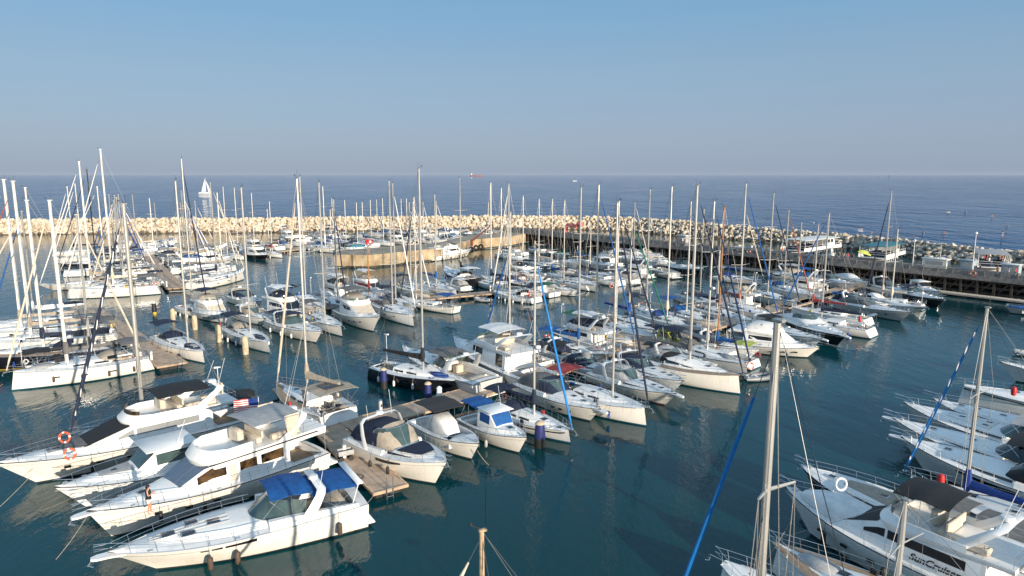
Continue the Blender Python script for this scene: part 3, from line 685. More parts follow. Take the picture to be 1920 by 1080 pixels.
def flybridge(label, P0, P1, o=None, group=None, name='flybridge_yacht', cat='motor yacht'):
    o = dict(o or {}); t, hl, L, B = motor_base(label, P0, P1, o, name, cat, group); lod = o.get('lod', 0)
    zz = lambda x: hl.z(x); hh = o.get('hh', 1.75 if L > 11 else 1.45)
    hl.deck(t, DK, (-.48*L, -.32*L, B*.36, .5), o.get('floor', TEAK))
    f1 = o.get('front', .24)
    x_a = -.30*L; xf0 = f1*L-.16*L; 
    hs = House([(x_a, B*.38, B*.35, zz(x_a), zz(x_a)+hh), (xf0-.1*L, B*.39, B*.35, zz(xf0-.1*L), zz(x_a)+hh), (xf0, B*.37, B*.33, zz(xf0), zz(x_a)+hh-.03), (xf0+.13*L*o.get('rk', 1), B*.33, B*.28, zz(xf0+.13*L), zz(xf0+.13*L)+.42), (f1*L+.07*L, B*.25, B*.16, zz(f1*L), zz(f1*L+.07*L)+.30), (.40*L, B*.12, B*.05, zz(.4*L), zz(.4*L)+.05)], .06)
    ho = hs.build('deckhouse', o.get('roof', W), t, .1)
    ws = o.get('ws', GLASS); xr = xf0+.13*L*o.get('rk', 1)
    if o.get('split'):
        for a, b in ((-1, -.36), (-.32, .32), (.36, 1)): hs.top(ho, ws, xf0+.06, xr-.06, .95, .95, 'windscreen', .02, a, b)
    else: hs.top(ho, ws, xf0+.02, xr-.05, .98, .98, 'windscreen', .02)
    wn = o.get('wins')
    if wn:
        for a, b, lo, hi, mt_ in wn: hs.window(ho, mt_, ((a*L, lo, hi), (b*L, lo, hi)), 'side_window')
    else:
        hs.window(ho, o.get('sg', GLASS), ((-.24*L, .50, .80), (.02*L, .50, .82)), 'side_window', n=6); 
        hs.window(ho, o.get('sg', GLASS), ((.03*L, .50, .82), (xf0+.05*L, .5, .68)), 'side_window', n=3)
    if lod < 2:
        hatch(ho, .30*L, 0, hs.at(.30*L)[4]+.06, .5, .5); hatch(t, .42*L, 0, zz(.42*L)+.04, .4, .4)
    if o.get('pad') is not None: hs.top(ho, o['pad'], f1*L+.0*L, .33*L, .85, .7, 'sun_pad', .05)
    # fly deck
    zt = zz(x_a)+hh+.08; xA, xB = o.get('fd', (-.46, (f1-.13)))
    xA *= L; xB *= L; w = B*.40
    m = MB(); pts = []
    for i in range(13):
        a = math.pi*i/12; pts.append((xB-.10*L+.10*L*math.sin(a)**.6, w*math.cos(a)*(1 if i in (0, 12) else .98)))
    out = [(xA, w*.9)]+pts+[(xA, -w*.9)]; n = len(out)
    m.loft([[(x, y, z) for x, y in out] for z in (zt-.02, zt+.08)], closed=True, cap=True); fd = recalc(m.build('flybridge_deck', o.get('fdm', W), t))
    fa = o.get('fas', .16); m = MB(); cx_ = lerp(xA, xB, .5)
    m.loft([[(x if x < xB-.05*L else x-k*.35*fa, y*(1-.04*k), z) for x, y in out] for z, k in ((zt-.02-fa, 1), (zt-.02, 0))], closed=True); recalc(m.build('fascia', o.get('fdm', W), fd))
    # coaming ring
    ch = o.get('ch', .42); m = MB(); cq = o.get('cq', .30); q = [(lerp(xA, xB, cq), w)]+pts+[(lerp(xA, xB, cq), -w)]
    def sc_(p, k, dx=0): return (p[0]-.0+dx, p[1]*k)
    secs = []
    for p in q:
        fx = 1 if abs(p[1]) < w*.97 else .6; a = Vector((p[0], p[1], 0)); c = Vector((lerp(xA, xB, .5), 0, 0)); d = (a-c).normalized()
        o1, o2 = a+d*.02, a-d*.10; hgt = ch*(1 if p[0] > lerp(xA, xB, .45) else .8)
        o1t = a+d*.02-d*(.16+.3*(fx == 1 and p[0] > xB-.12*L))*fx; o2t = o1t-d*.08
        secs.append([(o1.x, o1.y, zt+.08), (o1t.x, o1t.y, zt+.08+hgt), (o2t.x, o2t.y, zt+.08+hgt), (o2.x-.1*d.x, o2.y-.1*d.y, zt+.08)])
    m.loft(secs, closed=True, cap=True); recalc(m.build('flybridge_coaming', o.get('cm', W), t))
    if o.get('fscr', 1):
        m = MB(); top = [s[1] for s in secs]; lo = [Vector(p) for p in top[3:-3]]; hi = [p+Vector((-.06, 0, .28)) for p in lo]; m.loft([lo, hi]); m.loft([[p+Vector((-.02,0,0)) for p in hi], [p+Vector((-.02,0,0)) for p in lo]]); m.build('wind_deflector', o.get('fg', GLASSG), t)
    m = MB(); xs = lerp(xA, xB, .62)
    m.cbox((xs, -B*.12, zt+.55), (.45, B*.3, .9), .1); m.cbox((xs-.1*L*.5, 0, zt+.3), (.4, B*.5, .45), .08); m.cbox((xs-.1*L*.5-.22, 0, zt+.65), (.14, B*.5, .5), .06)
    m.cbox((lerp(xA, xB, .33), B*.25, zt+.3), (.14*L, .5, .42), .08); m.build('flybridge_seats', o.get('seat', CREAM), t)
    # rail on the aft fly deck and on side decks
    m = MB(); rp = [(lerp(xA, xB, .42), w*.92, zt+.75), (xA+.1, w*.86, zt+.75), (xA+.1, -w*.86, zt+.75), (lerp(xA, xB, .42), -w*.92, zt+.75)]
    m.tube(rp, .018, 4); m.tube([(p[0], p[1], p[2]-.32) for p in rp], .012, 4)
    for p in rp+[(xA+.1, 0, zt+.75), (lerp(xA, xB, .2), w*.89, zt+.75), (lerp(xA, xB, .2), -w*.89, zt+.75)]: m.tube([p, (p[0], p[1], zt+.05)], .016, 4)
    m.build('flybridge_rail', STEEL, t)
    for sd in (1, -1): MB().tube([(xA+.12, sd*w*.82, zt), (xA+.05, sd*w*.86, zz(-.46*L)+.05)], .035, 5).build('deck_support', STEEL, t)
    za = zt+.1
    if 'arch' in o:
        ax = lerp(xA, xB, .26); arch_(t, ax+.07*L, ax-.06*L, w*.92, zt+.05, o.get('ah', 1.5), o['arch'], .02*L)
        if lod < 2:
            radar_dome(t, ax-.05*L, 0, zt+o.get('ah', 1.5)+.12, .33)
            for y, h in ((w*.6, 2.2), (-w*.6, 1.6)): MB().tube([(ax-.05*L, y, zt+o.get('ah', 1.5)), (ax-.09*L, y, zt+o.get('ah', 1.5)+h)], .014, 4).build('antenna', WHITEP, t)
    if 'top' in o:
        tx = o.get('tx', (.30, .80)); bimini(t, o['top'], lerp(xA, xB, tx[0]), lerp(xA, xB, tx[1]), w*.88, zt+o.get('tz', 1.75), zt+.5, h=.2)
    if 'aft' in o: bimini(t, o['aft'], -.50*L, xA+.1, B*.38, zt-.25, zz(-.45*L), 'aft_awning', .08)
    if 'cov' in o:
        m = MB(); m.loft([arc(x, w*.85*k, zt+.1, h, 9, 2.6) for x, k, h in ((lerp(xA,xB,.95), .7, .6), (lerp(xA,xB,.8), .95, .95), (lerp(xA,xB,.45), 1, 1.1), (lerp(xA,xB,.3), 1, .6))]); m.build('flybridge_cover', o['cov'], t, ang=55)
    hl.rail(t, -.28*L, .495*L, .62, .09, 9, True, .018+.004*(lod > 0), o.get('tip', .3), name='guard_rail', mid=lod < 1)
    if o.get('nose'): pulpit_nose(t, hl, L, B)
    if o.get('ports', 1) and lod < 2:
        for sd in (1, -1):
            for xx in (.06, .17, .28):
                p = hl.side(xx*L, .42*zz(0), sd); m = MB(); m.cbox((p.x, p.y, p.z), (.42, .07, .17), .05, -sd*(.12+xx*.6)); m.build('porthole', GLASS, t)
    if o.get('fen') is not None and lod < 2: fenders(hl, t, [x*L for x in o.get('fx', (-.35, -.15, .05, .2))], o['fen'], o.get('fsides', (1,-1)), big=o.get('fbig', 1.1))
    if o.get('extra'): o['extra'](t, hl, L, B, zt)
    return t
def pilot(label, P0, P1, o=None, group=None, name='cabin_boat', cat='cabin boat'):
    """small boat with a wheelhouse, open cockpit aft"""
    o = dict(o or {}); o.setdefault('plat', 0); t, hl, L, B = motor_base(label, P0, P1, o, name, cat, group); zz = lambda x: hl.z(x); lod = o.get('lod', 0)
    hl.deck(t, DK, (-.46*L, -.14*L, B*.38, .5), o.get('floor', NONSKID))
    h = o.get('h', 1.35)
    hs = House([(-.14*L, B*.37, B*.33, zz(-.1*L), zz(-.1*L)+h), (.06*L, B*.36, B*.31, zz(.06*L), zz(-.1*L)+h-.02), (.15*L, B*.33, B*.27, zz(.15*L), zz(.15*L)+.40), (.32*L, B*.2, B*.12, zz(.32*L), zz(.32*L)+.26), (.41*L, B*.1, B*.04, zz(.41*L), zz(.41*L)+.03)], .06)
    ho = hs.build('wheelhouse', o.get('roof', W), t, .1); g = o.get('glass', GLASS)
    hs.top(ho, g, .07*L, .145*L, .96, .96, 'windscreen'); hs.window(ho, g, ((-.10*L, .42, .90), (.062*L, .40, .90)), 'side_window')
    if o.get('sun') is not None: hs.top(ho, o['sun'], .16*L, .31*L, .8, .7, 'sun_pad', .04)
    if lod < 2: hatch(ho, .24*L, 0, hs.at(.24*L)[4]+.05, .4, .4)
    m = MB(); m.cbox((-.02*L, 0, zz(-.1*L)+h+.10), (.26*L, B*.72, .06), .03); m.build('roof_slab', o.get('roof', W), ho)
    if 'aft' in o: bimini(t, o['aft'], -.46*L, -.15*L, B*.36, zz(-.1*L)+h-.05, zz(-.4*L)+.1, 'aft_awning', .12)
    m = MB(); m.cbox((-.40*L, 0, zz(-.4*L)-.25), (.08*L, B*.6, .4), .05); m.build('cockpit_seats', o.get('seat', W), t)
    hl.rail(t, -.05*L, .495*L, .5, .09, 5, True, .018, .1, name='bow_rail', mid=False)
    if o.get('ob'): outboard(t, -L/2-.1, 0, .5)
    if o.get('fen') is not None and lod < 2: fenders(hl, t, [-.2*L, .1*L], o['fen'], o.get('fsides', (1,-1)))
    m = MB(); m.tube([(-.05*L, B*.25, zz(0)+h), (-.1*L, B*.25, zz(0)+h+1.6)], .014, 4); m.build('antenna', WHITEP, t)
    if o.get('extra'): o['extra'](t, hl, L, B)
    return t
def openboat(label, P0, P1, o=None, group=None, name='open_boat', cat='open boat'):
    o = dict(o or {}); o.setdefault('plat', 0); t, hl, L, B = motor_base(label, P0, P1, o, name, cat, group); zz = lambda x: hl.z(x)
    hl.deck(t, o.get('deck', DK), (-.46*L, .22*L, B*.36, .45), o.get('floor', DK2))
    zf = zz(-.46*L)-.45
    m = MB(); m.cbox((-.05*L, 0, zf+.55), (.14*L, B*.34, 1.0), .12); m.cbox((-.22*L, 0, zf+.35), (.1*L, B*.4, .6), .08); m.build('console', o.get('con', W), t)
    if 'conc' in o:
        m = MB(); m.loft([arc(x, B*w_, zf+.1, h, 11, 7) for x, w_, h in ((.10*L,.2,.5),(.02*L,.24,1.35),(-.12*L,.26,1.7),(-.24*L,.25,1.25),(-.25*L,.22,.1))]); m.build('console_cover', o['conc'], t, ang=55)
        m = MB(); m.loft([arc(x, B*w_, zf+.3, h, 9, 3) for x, w_, h in ((.42*L,.06,.2),(.3*L,.2,.45),(.18*L,.24,.5),(.13*L,.2,.1))]); m.build('bow_cover', o['conc'], t, ang=55)
    if 'ttop' in o: bimini(t, o['ttop'], -.34*L, .04*L, B*.46, zf+2.45, zf+.1, 't_top', .06)
    if 'cover' in o:
        m = MB(); m.loft([arc(x, hl.w(x)*.95+.02, zz(x)+.02, h, 9, 2.2) for x, h in ((.46*L,.08),(.25*L,.3),(0,.55),(-.25*L,.5),(-.49*L,.15))]); m.build('boat_cover', o['cover'], t, ang=55)
    if o.get('ob', 1): outboard(t, -L/2-.1, 0, .5, o.get('obs', 1))
    if o.get('railon', 1): hl.rail(t, .1*L, .48*L, .35, .08, 3, True, .016, 0, name='bow_rail', mid=False)
    return t
def rib(label, c, hd, L=3.4, z=0., tube_m=None, mot=True, group=None, cov=None):
    t = thing('inflatable_dinghy', label, 'dinghy', (c[0], c[1], z), hd, group); m = MB(); w = L*.22; r = L*.062+.03
    pts = [(-L/2, w, r), (-.1*L, w, r), (.2*L, w*.92, r+.04), (.38*L, w*.6, r+.1), (L*.46, w*.2, r+.16), (L*.46, -w*.2, r+.16), (.38*L, -w*.6, r+.1), (.2*L, -w*.92, r+.04), (-.1*L, -w, r), (-L/2, -w, r)]
    m.tube(pts, [r*.6]+[r]*8+[r*.6], 8); m.build('tube', tube_m or LGREY, t)
    m = MB(); m.cbox((0, 0, r*.6), (L*.8, w*1.9, .08), .03); m.cbox((-L*.42, 0, r+.1), (.06, w*1.8, .4), .02); m.cbox((-.1*L, 0, r*1.8), (.22, w*2, .05), .02); m.build('floor', W, t)
    if cov is not None:
        m = MB(); m.loft([arc(x, w*k, r*1.2, h, 9, 2.4) for x, k, h in ((-.52*L,1,.1),(-.4*L,1.2,.5),(0,1.2,.45),(.3*L,.9,.35),(.5*L,.3,.15))]); m.build('boat_cover', cov, t, ang=55)
    if mot: outboard(t, -L*.48, 0, r+.2, .7)
    return t
# ================================================================ setting
def water_mat(name, base, sc1, st, far=False):
    m = bpy.data.materials.new(name); m.use_nodes = True; n = m.node_tree; b = n.nodes['Principled BSDF']; L_ = n.links.new
    b.inputs['IOR'].default_value = 1.333; b.inputs['Specular IOR Level'].default_value = .015 if far else .5
    tc = n.nodes.new('ShaderNodeTexCoord'); mp = n.nodes.new('ShaderNodeMapping'); mp.inputs['Rotation'].default_value = (0,0,R(25)); mp.inputs['Scale'].default_value = (1, .45, 1)
    L_(tc.outputs['Object'], mp.inputs[0])
    def nz(s, d, r=.55):
        k = n.nodes.new('ShaderNodeTexNoise'); k.inputs['Scale'].default_value = s; k.inputs['Detail'].default_value = d; k.inputs['Roughness'].default_value = r
        L_(mp.outputs[0], k.inputs['Vector']); return k
    a = nz(sc1, 3); c = nz(sc1*.22, 2); p = nz(.018, 3)
    ad = n.nodes.new('ShaderNodeMath'); ad.operation = 'MULTIPLY_ADD'; L_(c.outputs[0], ad.inputs[0]); ad.inputs[1].default_value = 2.2; L_(a.outputs[0], ad.inputs[2])
    # calmer and rougher patches
    rm = n.nodes.new('ShaderNodeMapRange'); rm.inputs[1].default_value = .35; rm.inputs[2].default_value = .65; rm.inputs[3].default_value = st*.35; rm.inputs[4].default_value = st*1.4
    L_(p.outputs[0], rm.inputs[0])
    bp = n.nodes.new('ShaderNodeBump'); bp.inputs['Distance'].default_value = 1.2 if far else .1; L_(rm.outputs[0], bp.inputs['Strength']); L_(ad.outputs[0], bp.inputs['Height']); L_(bp.outputs[0], b.inputs['Normal'])
    cr = n.nodes.new('ShaderNodeValToRGB'); cr.color_ramp.elements[0].position = .3; cr.color_ramp.elements[1].position = .7
    cr.color_ramp.elements[0].color = (*[x*.8 for x in base], 1); cr.color_ramp.elements[1].color = (*[x*1.15 for x in base], 1)
    if far:      # wind streaks drawn out along the swell
        m2 = n.nodes.new('ShaderNodeMapping'); m2.inputs['Scale'].default_value = (.012, .09, 1); L_(tc.outputs['Object'], m2.inputs[0])
        k2 = n.nodes.new('ShaderNodeTexNoise'); k2.inputs['Scale'].default_value = 1; k2.inputs['Detail'].default_value = 8; k2.inputs['Roughness'].default_value = .65; L_(m2.outputs[0], k2.inputs['Vector']); p = k2
        cr.color_ramp.elements[0].color = (*[x*.62 for x in base], 1); cr.color_ramp.elements[1].color = (*[x*1.4 for x in base], 1)
    L_(p.outputs[0], cr.inputs[0]); L_(cr.outputs[0], b.inputs['Base Color'])
    b.inputs['Roughness'].default_value = .015 if far else .04
    return m
SEA = water_mat('sea_water', (.006,.085,.20), .35, 1.0, True)
HARB = water_mat('harbour_water', (.002,.045,.055), 2.5, .38)
m = MB(); S = 20000; m.quad((-S,-S,0), (S,-S,0), (S,S,0), (-S,S,0)); tag(m.build('sea', SEA, smooth=False), kind='structure')
# breakwater centre line (world, waterline on the harbour side from the photo)
BW = [G(-420, 441), G(0, 441), G(300, 438), G(480, 437), G(720, 433), G(960, 430), G(1080, 431), G(1180, 435), G(1260, 442), G(1360, 449), G(1460, 457), G(1580, 468), G(1700, 483), G(1800, 494), G(1960, 510)]
BW += [BW[-1]+(BW[-1]-BW[-2])*.6]
BH = [4.7, 4.7, 4.7, 4.7, 4.6, 4.5, 4.5, 4.5, 4.4, 3.9, 3.5, 3.5, 3.5, 3.3, 3.1, 3.1]
m = MB(); pts = [(-400, 340)]+[(p.x, p.y+3) for p in BW]+[(170, -200), (-500, -200)]
m.add([(x, y, .004) for x, y in pts], [tuple(range(len(pts)))[::-1]])
tag(m.build('harbour_water', HARB, smooth=False), kind='structure')
# ---- boulders
def rockmat(name, c, c2):
    return mat(name, c, .9, var=.2, scale=.7, c2=c2, bump=.6, bscale=2.5, spec=.2)
RK = [rockmat('rock_cream', (.66,.55,.41), (.50,.41,.30)), rockmat('rock_tan', (.55,.45,.33), (.38,.31,.22)), rockmat('rock_pale', (.70,.62,.50), (.54,.47,.37)),
      rockmat('rock_grey', (.54,.48,.40), (.34,.31,.28)), rockmat('rock_dark', (.40,.36,.32), (.24,.22,.21)), rockmat('rock_wet', (.16,.125,.09), (.07,.06,.045))]
rnd = random.Random(7)
def rockmesh(seed):
    import bmesh
    r = random.Random(seed); b = bmesh.new(); bmesh.ops.create_icosphere(b, subdivisions=2, radius=1)
    pl = [(Vector((r.gauss(0,1), r.gauss(0,1), r.gauss(0,1))).normalized(), r.uniform(.55,.85)) for _ in range(11)]
    for v in b.verts:
        for nn, d in pl:
            k = v.co.dot(nn)
            if k > d: v.co -= nn*(k-d)
        v.co *= r.uniform(.96, 1.04)
    me = bpy.data.meshes.new('boulder'); b.to_mesh(me); b.free(); return me
RM = [rockmesh(s) for s in range(10)]
def along(pl, s):
    for a, b in zip(pl[:-1], pl[1:]):
        l = (b-a).length
        if s <= l: return a.lerp(b, s/l), (b-a).normalized()
        s -= l
    return pl[-1], (pl[-1]-pl[-2]).normalized()
LB = sum((b-a).length for a, b in zip(BW[:-1], BW[1:])); cum = [0]
for a, b in zip(BW[:-1], BW[1:]): cum.append(cum[-1]+(b-a).length)
def hgt(s):
    for i in range(len(cum)-1):
        if s <= cum[i+1]: return lerp(BH[i], BH[i+1], (s-cum[i])/(cum[i+1]-cum[i]))
    return BH[-1]
rocks = []; s = 0
greyness = lambda p: min(1, max(0, (p.x-25)/70))
while s < LB:
    p, d = along(BW, s); nrm = Vector((-d.y, d.x, 0)); h = hgt(s); gk = greyness(p); size = lerp(.80, .76, gk)
    slope = h*1.15; k = 0; n_up = int(slope/ (size*.95))+1
    for k in range(-1, n_up+1):
        t = k/n_up; dd = slope*t; z = max(-.3, h*t)
        rocks.append((p+nrm*(dd+1.0+rnd.uniform(-.5,.5))+d*rnd.uniform(-.6,.6), z-.25+rnd.uniform(-.25,.35), size*rnd.uniform(.75,1.3), gk))
    for k in range(3):
        rocks.append((p+nrm*(slope+1.2+k*1.9+rnd.uniform(-.5,.5))+d*rnd.uniform(-.6,.6), h-.1-.25*k*k+rnd.uniform(-.3,.4), size*rnd.uniform(.7,1.25), gk))
    s += size*1.45
rocks.sort(key=lambda q: q[0].length)
import bmesh
def rock_mat_idx(gk):
    x = rnd.random(); 
    if rnd.random() < gk*.75: return 3 if x < .5 else (4 if x < .78 else (1 if x < .9 else 2))
    return 0 if x < .45 else (1 if x < .7 else 2)
big = []
for i, (p, z, sz, gk) in enumerate(rocks):
    rot = Matrix.Rotation(rnd.uniform(0,6.28), 4, 'Z')@Matrix.Rotation(rnd.uniform(0,6.28), 4, 'X'); scl = (sz*rnd.uniform(.85,1.25), sz*rnd.uniform(.8,1.1), sz*rnd.uniform(.65,.95)); mi = 5 if z < .35 else rock_mat_idx(gk)
    Mx = Matrix.Translation((p.x, p.y, z))@rot@Matrix.Diagonal((*scl, 1))
    big.append((p, Mx, mi, rnd.randrange(10)))
RMM = {}
for i, (p, Mx, mi, k) in enumerate(big[:300]):
    if (k, mi) not in RMM:
        me = RM[k].copy(); me.name = 'boulder'; me.materials.append(RK[mi]); RMM[(k, mi)] = me
    o = bpy.data.objects.new('boulder', RMM[(k, mi)]); col.objects.link(o); o.matrix_world = Mx
    lb = ['cream boulder', 'tan boulder', 'pale boulder', 'grey boulder', 'dark grey boulder', 'dark wet boulder at the waterline'][mi]+' piled on the near right end of the breakwater'
    tag(o, lb, 'boulder', ['cream', 'tan', 'pale', 'grey', 'dark grey', 'wet'][mi]+' boulders at the near right end of the breakwater')
vs = []; fs = []; ms = []
RV = [([v.co.copy() for v in me.vertices], [tuple(q.vertices) for q in me.polygons]) for me in RM]
for p, Mx, mi, k in big[300:]:
    o = len(vs); v_, f_ = RV[k]; vs += [tuple(Mx@c) for c in v_]; fs += [tuple(a+o for a in q) for q in f_]; ms += [mi]*len(f_)
me = bpy.data.meshes.new('boulders'); me.from_pydata(vs, [], fs); [me.materials.append(x) for x in RK]; me.polygons.foreach_set('material_index', ms)
o = bpy.data.objects.new('boulders', me); col.objects.link(o); tag(o, 'long heap of cream and grey boulders forming the far part of the breakwater', 'boulders', kind='stuff')
m = MB(); secs = []; s = 0
while s <= LB+6:
    p, d = along(BW, min(s, LB)); nrm = Vector((-d.y, d.x, 0)); h = hgt(min(s, LB))
    secs.append([p+nrm*1.2+Vector((0,0,-1)), p+nrm*(h*1.15+.9)+Vector((0,0,h-1.0)), p+nrm*(h*1.15+5)+Vector((0,0,h-1.6)), p+nrm*(h*1.15+10)+Vector((0,0,-1))]); s += 6
m.loft(secs); tag(recalc(m.build('breakwater_bank', RK[1], smooth=False)), kind='structure')
# ---- stone quay
STONE = mat('quay_stone', (.50,.39,.25), .9, var=.2, scale=.35, c2=(.27,.20,.12), bump=.5, bscale=3, spec=.2)
STONET = mat('quay_top', (.40,.34,.27), .9, var=.15, scale=.4, bump=.3, spec=.2)
WET = mat('wet_stone', (.06,.055,.035), .6, var=.3, scale=1)
def slab(name, pts, z0, z1, mt, mtop, wet=None, bev=.12):
    m = MB(); n = len(pts)
    lv = [(z0, 0), (.45, 0), (z1-bev, 0), (z1, bev)] if wet else [(z0, 0), (z1-bev, 0), (z1, bev)]
    c = Vector((sum(p[0] for p in pts)/n, sum(p[1] for p in pts)/n, 0)); rings = []
    for z, ins in lv: rings.append([Vector((p[0], p[1], z))-(Vector((p[0], p[1], 0))-c).normalized()*ins for p in pts])
    for i in range(len(rings)-1):
        m.cm = 2 if (wet and i == 0) else 0; m.loft([rings[i], rings[i+1]], closed=True)
    m.cm = 1; m.add(rings[-1], [tuple(range(n))]); return recalc(m.build(name, [mt, mtop, wet or mt], smooth=False))
a, b, c, d, e = G(628, 502), G(692, 503), G(835, 487), G(880, 470), G(960, 462)
qt = slab('stone_quay', [a, b, c, d, e, G(1000, 453), G(960, 452), G(872, 461), G(822, 476), G(634, 493)], -2, 3.0, STONE, STONET, WET)
tag(qt, 'weathered yellow stone quay reaching into the basin with rounded end', 'quay')
# ---- elevated timber pier
PLANK = mat('pier_planks', (.28,.255,.235), .85, var=.2, scale=2, bump=.3)
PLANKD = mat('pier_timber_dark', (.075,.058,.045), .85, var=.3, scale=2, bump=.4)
p0, p1 = G(1000, 458), G(1780, 551); dr = (p1-p0).normalized(); p0 = p0-dr*14; p2 = p1+dr*48; nr = Vector((-dr.y, dr.x, 0))
if nr.y < 0: nr = -nr
PZ = 3.75; PW = 9.0; Lp = (p2-p0).length; ang = math.atan2(dr.y, dr.x)
pier = thing('timber_pier', 'long raised timber pier with grey railing crossing behind the boats', 'pier', (p0.x, p0.y, 0), ang)
m = MB(); m.box((Lp/2, PW/2, PZ-.15), (Lp, PW, .3)); m.build('deck', PLANK, pier, smooth=False)
m = MB(); m.box((Lp/2, -.12, PZ-.40), (Lp, .2, .8)); m.box((Lp/2, -.06, PZ+.35), (Lp, .06, .66)); m.build('fascia', PLANK, pier, smooth=False)
m = MB(); x = 0
while x < Lp:
    m.box((x, -.1, PZ+.5), (.12, .12, 1.1)); x += 2.4
for z in (PZ+.84,): m.box((Lp/2, -.1, z), (Lp, .05, .12))
m.box((Lp/2, -.1, PZ+1.03), (Lp, .16, .06)); m.build('railing', mat('railing_wood', (.27,.25,.225), .8, var=.15, scale=3), pier, smooth=False)
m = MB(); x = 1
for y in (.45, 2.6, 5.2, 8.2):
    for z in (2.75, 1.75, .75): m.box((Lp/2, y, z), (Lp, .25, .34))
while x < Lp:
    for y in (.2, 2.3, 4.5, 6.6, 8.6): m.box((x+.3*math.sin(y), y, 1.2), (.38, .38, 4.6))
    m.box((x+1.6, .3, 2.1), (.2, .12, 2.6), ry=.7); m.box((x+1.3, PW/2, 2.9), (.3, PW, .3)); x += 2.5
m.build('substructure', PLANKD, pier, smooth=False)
def pier_pt(px, py=None, off=1.0, z=PZ):
    """point on the pier deck seen at pixel column px"""
    best = None
    for i in range(400):
        q = p0+dr*(Lp*i/400)+nr*off; zc = q.y*cP+(CAM_H-z)*sP; X = 960+FPX*q.x/zc
        if best is None or abs(X-px) < best[0]: best = (abs(X-px), q)
    return Vector((best[1].x, best[1].y, z))
# floating landing along the pier foot
m = MB(); x0 = (G(1325, 505)-p0).dot(dr); x1 = (G(1925, 577)-p0).dot(dr); PALE = mat('dock_concrete', (.42,.38,.33), .85, var=.12, scale=1.5, bump=.2)
fl = thing('floating_landing', 'long low grey floating landing along the foot of the timber pier', 'floating dock', (p0.x, p0.y, 0), ang)
m.cbox(((x0+x1)/2, -1.6, .42), (x1-x0, 1.8, .35), .05); m.build('deck', PALE, fl); m = MB(); x = x0+1
while x < x1: m.cbox((x, -1.6, .05), (1.8, 1.4, .5), .1); x += 4
m.build('floats', BLKP, fl)
# ---- pontoons
DECKW = mat('pontoon_boards', (.52,.39,.29), .85, var=.18, scale=1.2, bump=.3, c2=(.36,.27,.20))
def board_mat():
    m_ = DECKW; n = m_.node_tree; b = n.nodes['Principled BSDF']; w_ = n.nodes.new('ShaderNodeTexWave'); w_.inputs['Scale'].default_value = 3.2; w_.wave_type = 'BANDS'; w_.bands_direction = 'X'
    tc = n.nodes.new('ShaderNodeTexCoord'); n.links.new(tc.outputs['Object'], w_.inputs[0]); bp = n.nodes.new('ShaderNodeBump'); bp.inputs['Strength'].default_value = .6; bp.inputs['Distance'].default_value = .03
    n.links.new(w_.outputs[1], bp.inputs['Height']); n.links.new(bp.outputs[0], b.inputs['Normal'])
board_mat()
def pontoon(label, A, Bq, w, z=.62, ped=(), deckm=None, rail=False, ladder=False):
    A = Vector((A.x, A.y, 0)); Bq = Vector((Bq.x, Bq.y, 0)); d = (Bq-A).normalized(); L = (Bq-A).length
    t = thing('pontoon', label, 'pontoon', A, math.atan2(d.y, d.x)); m = MB(); m.box((L/2, 0, z-.05), (L, w-.2, .1)); m.build('deck', deckm or DECKW, t, smooth=False)
    m = MB()
    for sd in (1, -1): m.cbox((L/2, sd*(w/2-.04), z-.08), (L, .16, .24), .04)
    for x in (.04, L-.04): m.cbox((x, 0, z-.08), (.16, w+.08, .24), .04)
    m.build('edge_beam', mat('edge_timber', (.50,.36,.24), .8, var=.15, scale=2), t)
    m = MB(); x = 1.2
    while x < L-.8: m.cbox((x, 0, .12), (1.5, w*.8, .62), .1); x += 2.6
    m.build('floats', BLKP, t)
    m = MB(); x = 1.0
    while x < L:
        for sd in (1, -1): m.tube([(x-.12, sd*(w/2-.12), z+.1), (x+.12, sd*(w/2-.12), z+.1)], .03, 4); m.box((x, sd*(w/2-.12), z+.05), (.05, .05, .1))
        x += 3.5
    m.build('mooring_cleats', STEEL, t)
    for x in ped:
        m = MB(); m.cbox((x, w/2-.35, z+.5), (.24, .24, 1.0), .03); m.cm = 1; m.cbox((x, w/2-.35, z+1.04), (.28, .28, .1), .03); pd = m.build('power_pedestal', [WHITEP, STEEL], t)
        m = MB(); m.box((x, w/2-.475, z+.6), (.14, .02, .3)); m.build('panel', BLKP, pd, smooth=False)
    if rail:
        m = MB()
        for sd in (1,):
            for zz_ in (z+.5, z+1.0): m.tube([(0, sd*(w/2-.05), zz_), (L, sd*(w/2-.05), zz_)], .025, 4)
            x = 0
            while x <= L: m.tube([(x, sd*(w/2-.05), z), (x, sd*(w/2-.05), z+1.0)], .02, 4); x += 1.1
        m.build('railing', STEEL, t)
    if ladder:
        m = MB()
        for y in (-.22, .22): m.tube([(-.12, y+w*ladder, z-1.1), (-.12, y+w*ladder, z+.9)], .028, 5)
        for k in range(5): m.tube([(-.12, -.22+w*ladder, z-1.0+k*.28), (-.12, .22+w*ladder, z-1.0+k*.28)], .022, 4)
        m.build('swim_ladder', STEEL, t)
    return t
h = .62
e1, e2 = G(702, 928, h), G(763, 906, h); eA = (e1+e2)/2; dA = (G(590, 812, h)-G(702, 928, h)).normalized(); wA = (e1-e2).length
pontoon('near wooden pontoon with a steel ladder at its end between the white yachts', eA, eA+dA*26, wA*.98, ped=(6.5,), ladder=.05)
eC = eA+dA*12.2; dB = Vector((.745, .667, 0))
pontoon('long wooden pontoon running away to the pier between two packed rows of boats', eC+dB*(wA/2+.1), G(1590, 545)+dB*6, 3.0, ped=(4, 16, 30, 44, 60, 78, 96), rail=False)
pontoon('railed grey walkway on the middle pontoon beside the large white sailboats', G(1065, 692, .7), G(1175, 640, .7), 1.8, z=.75, rail=True, deckm=PALE)
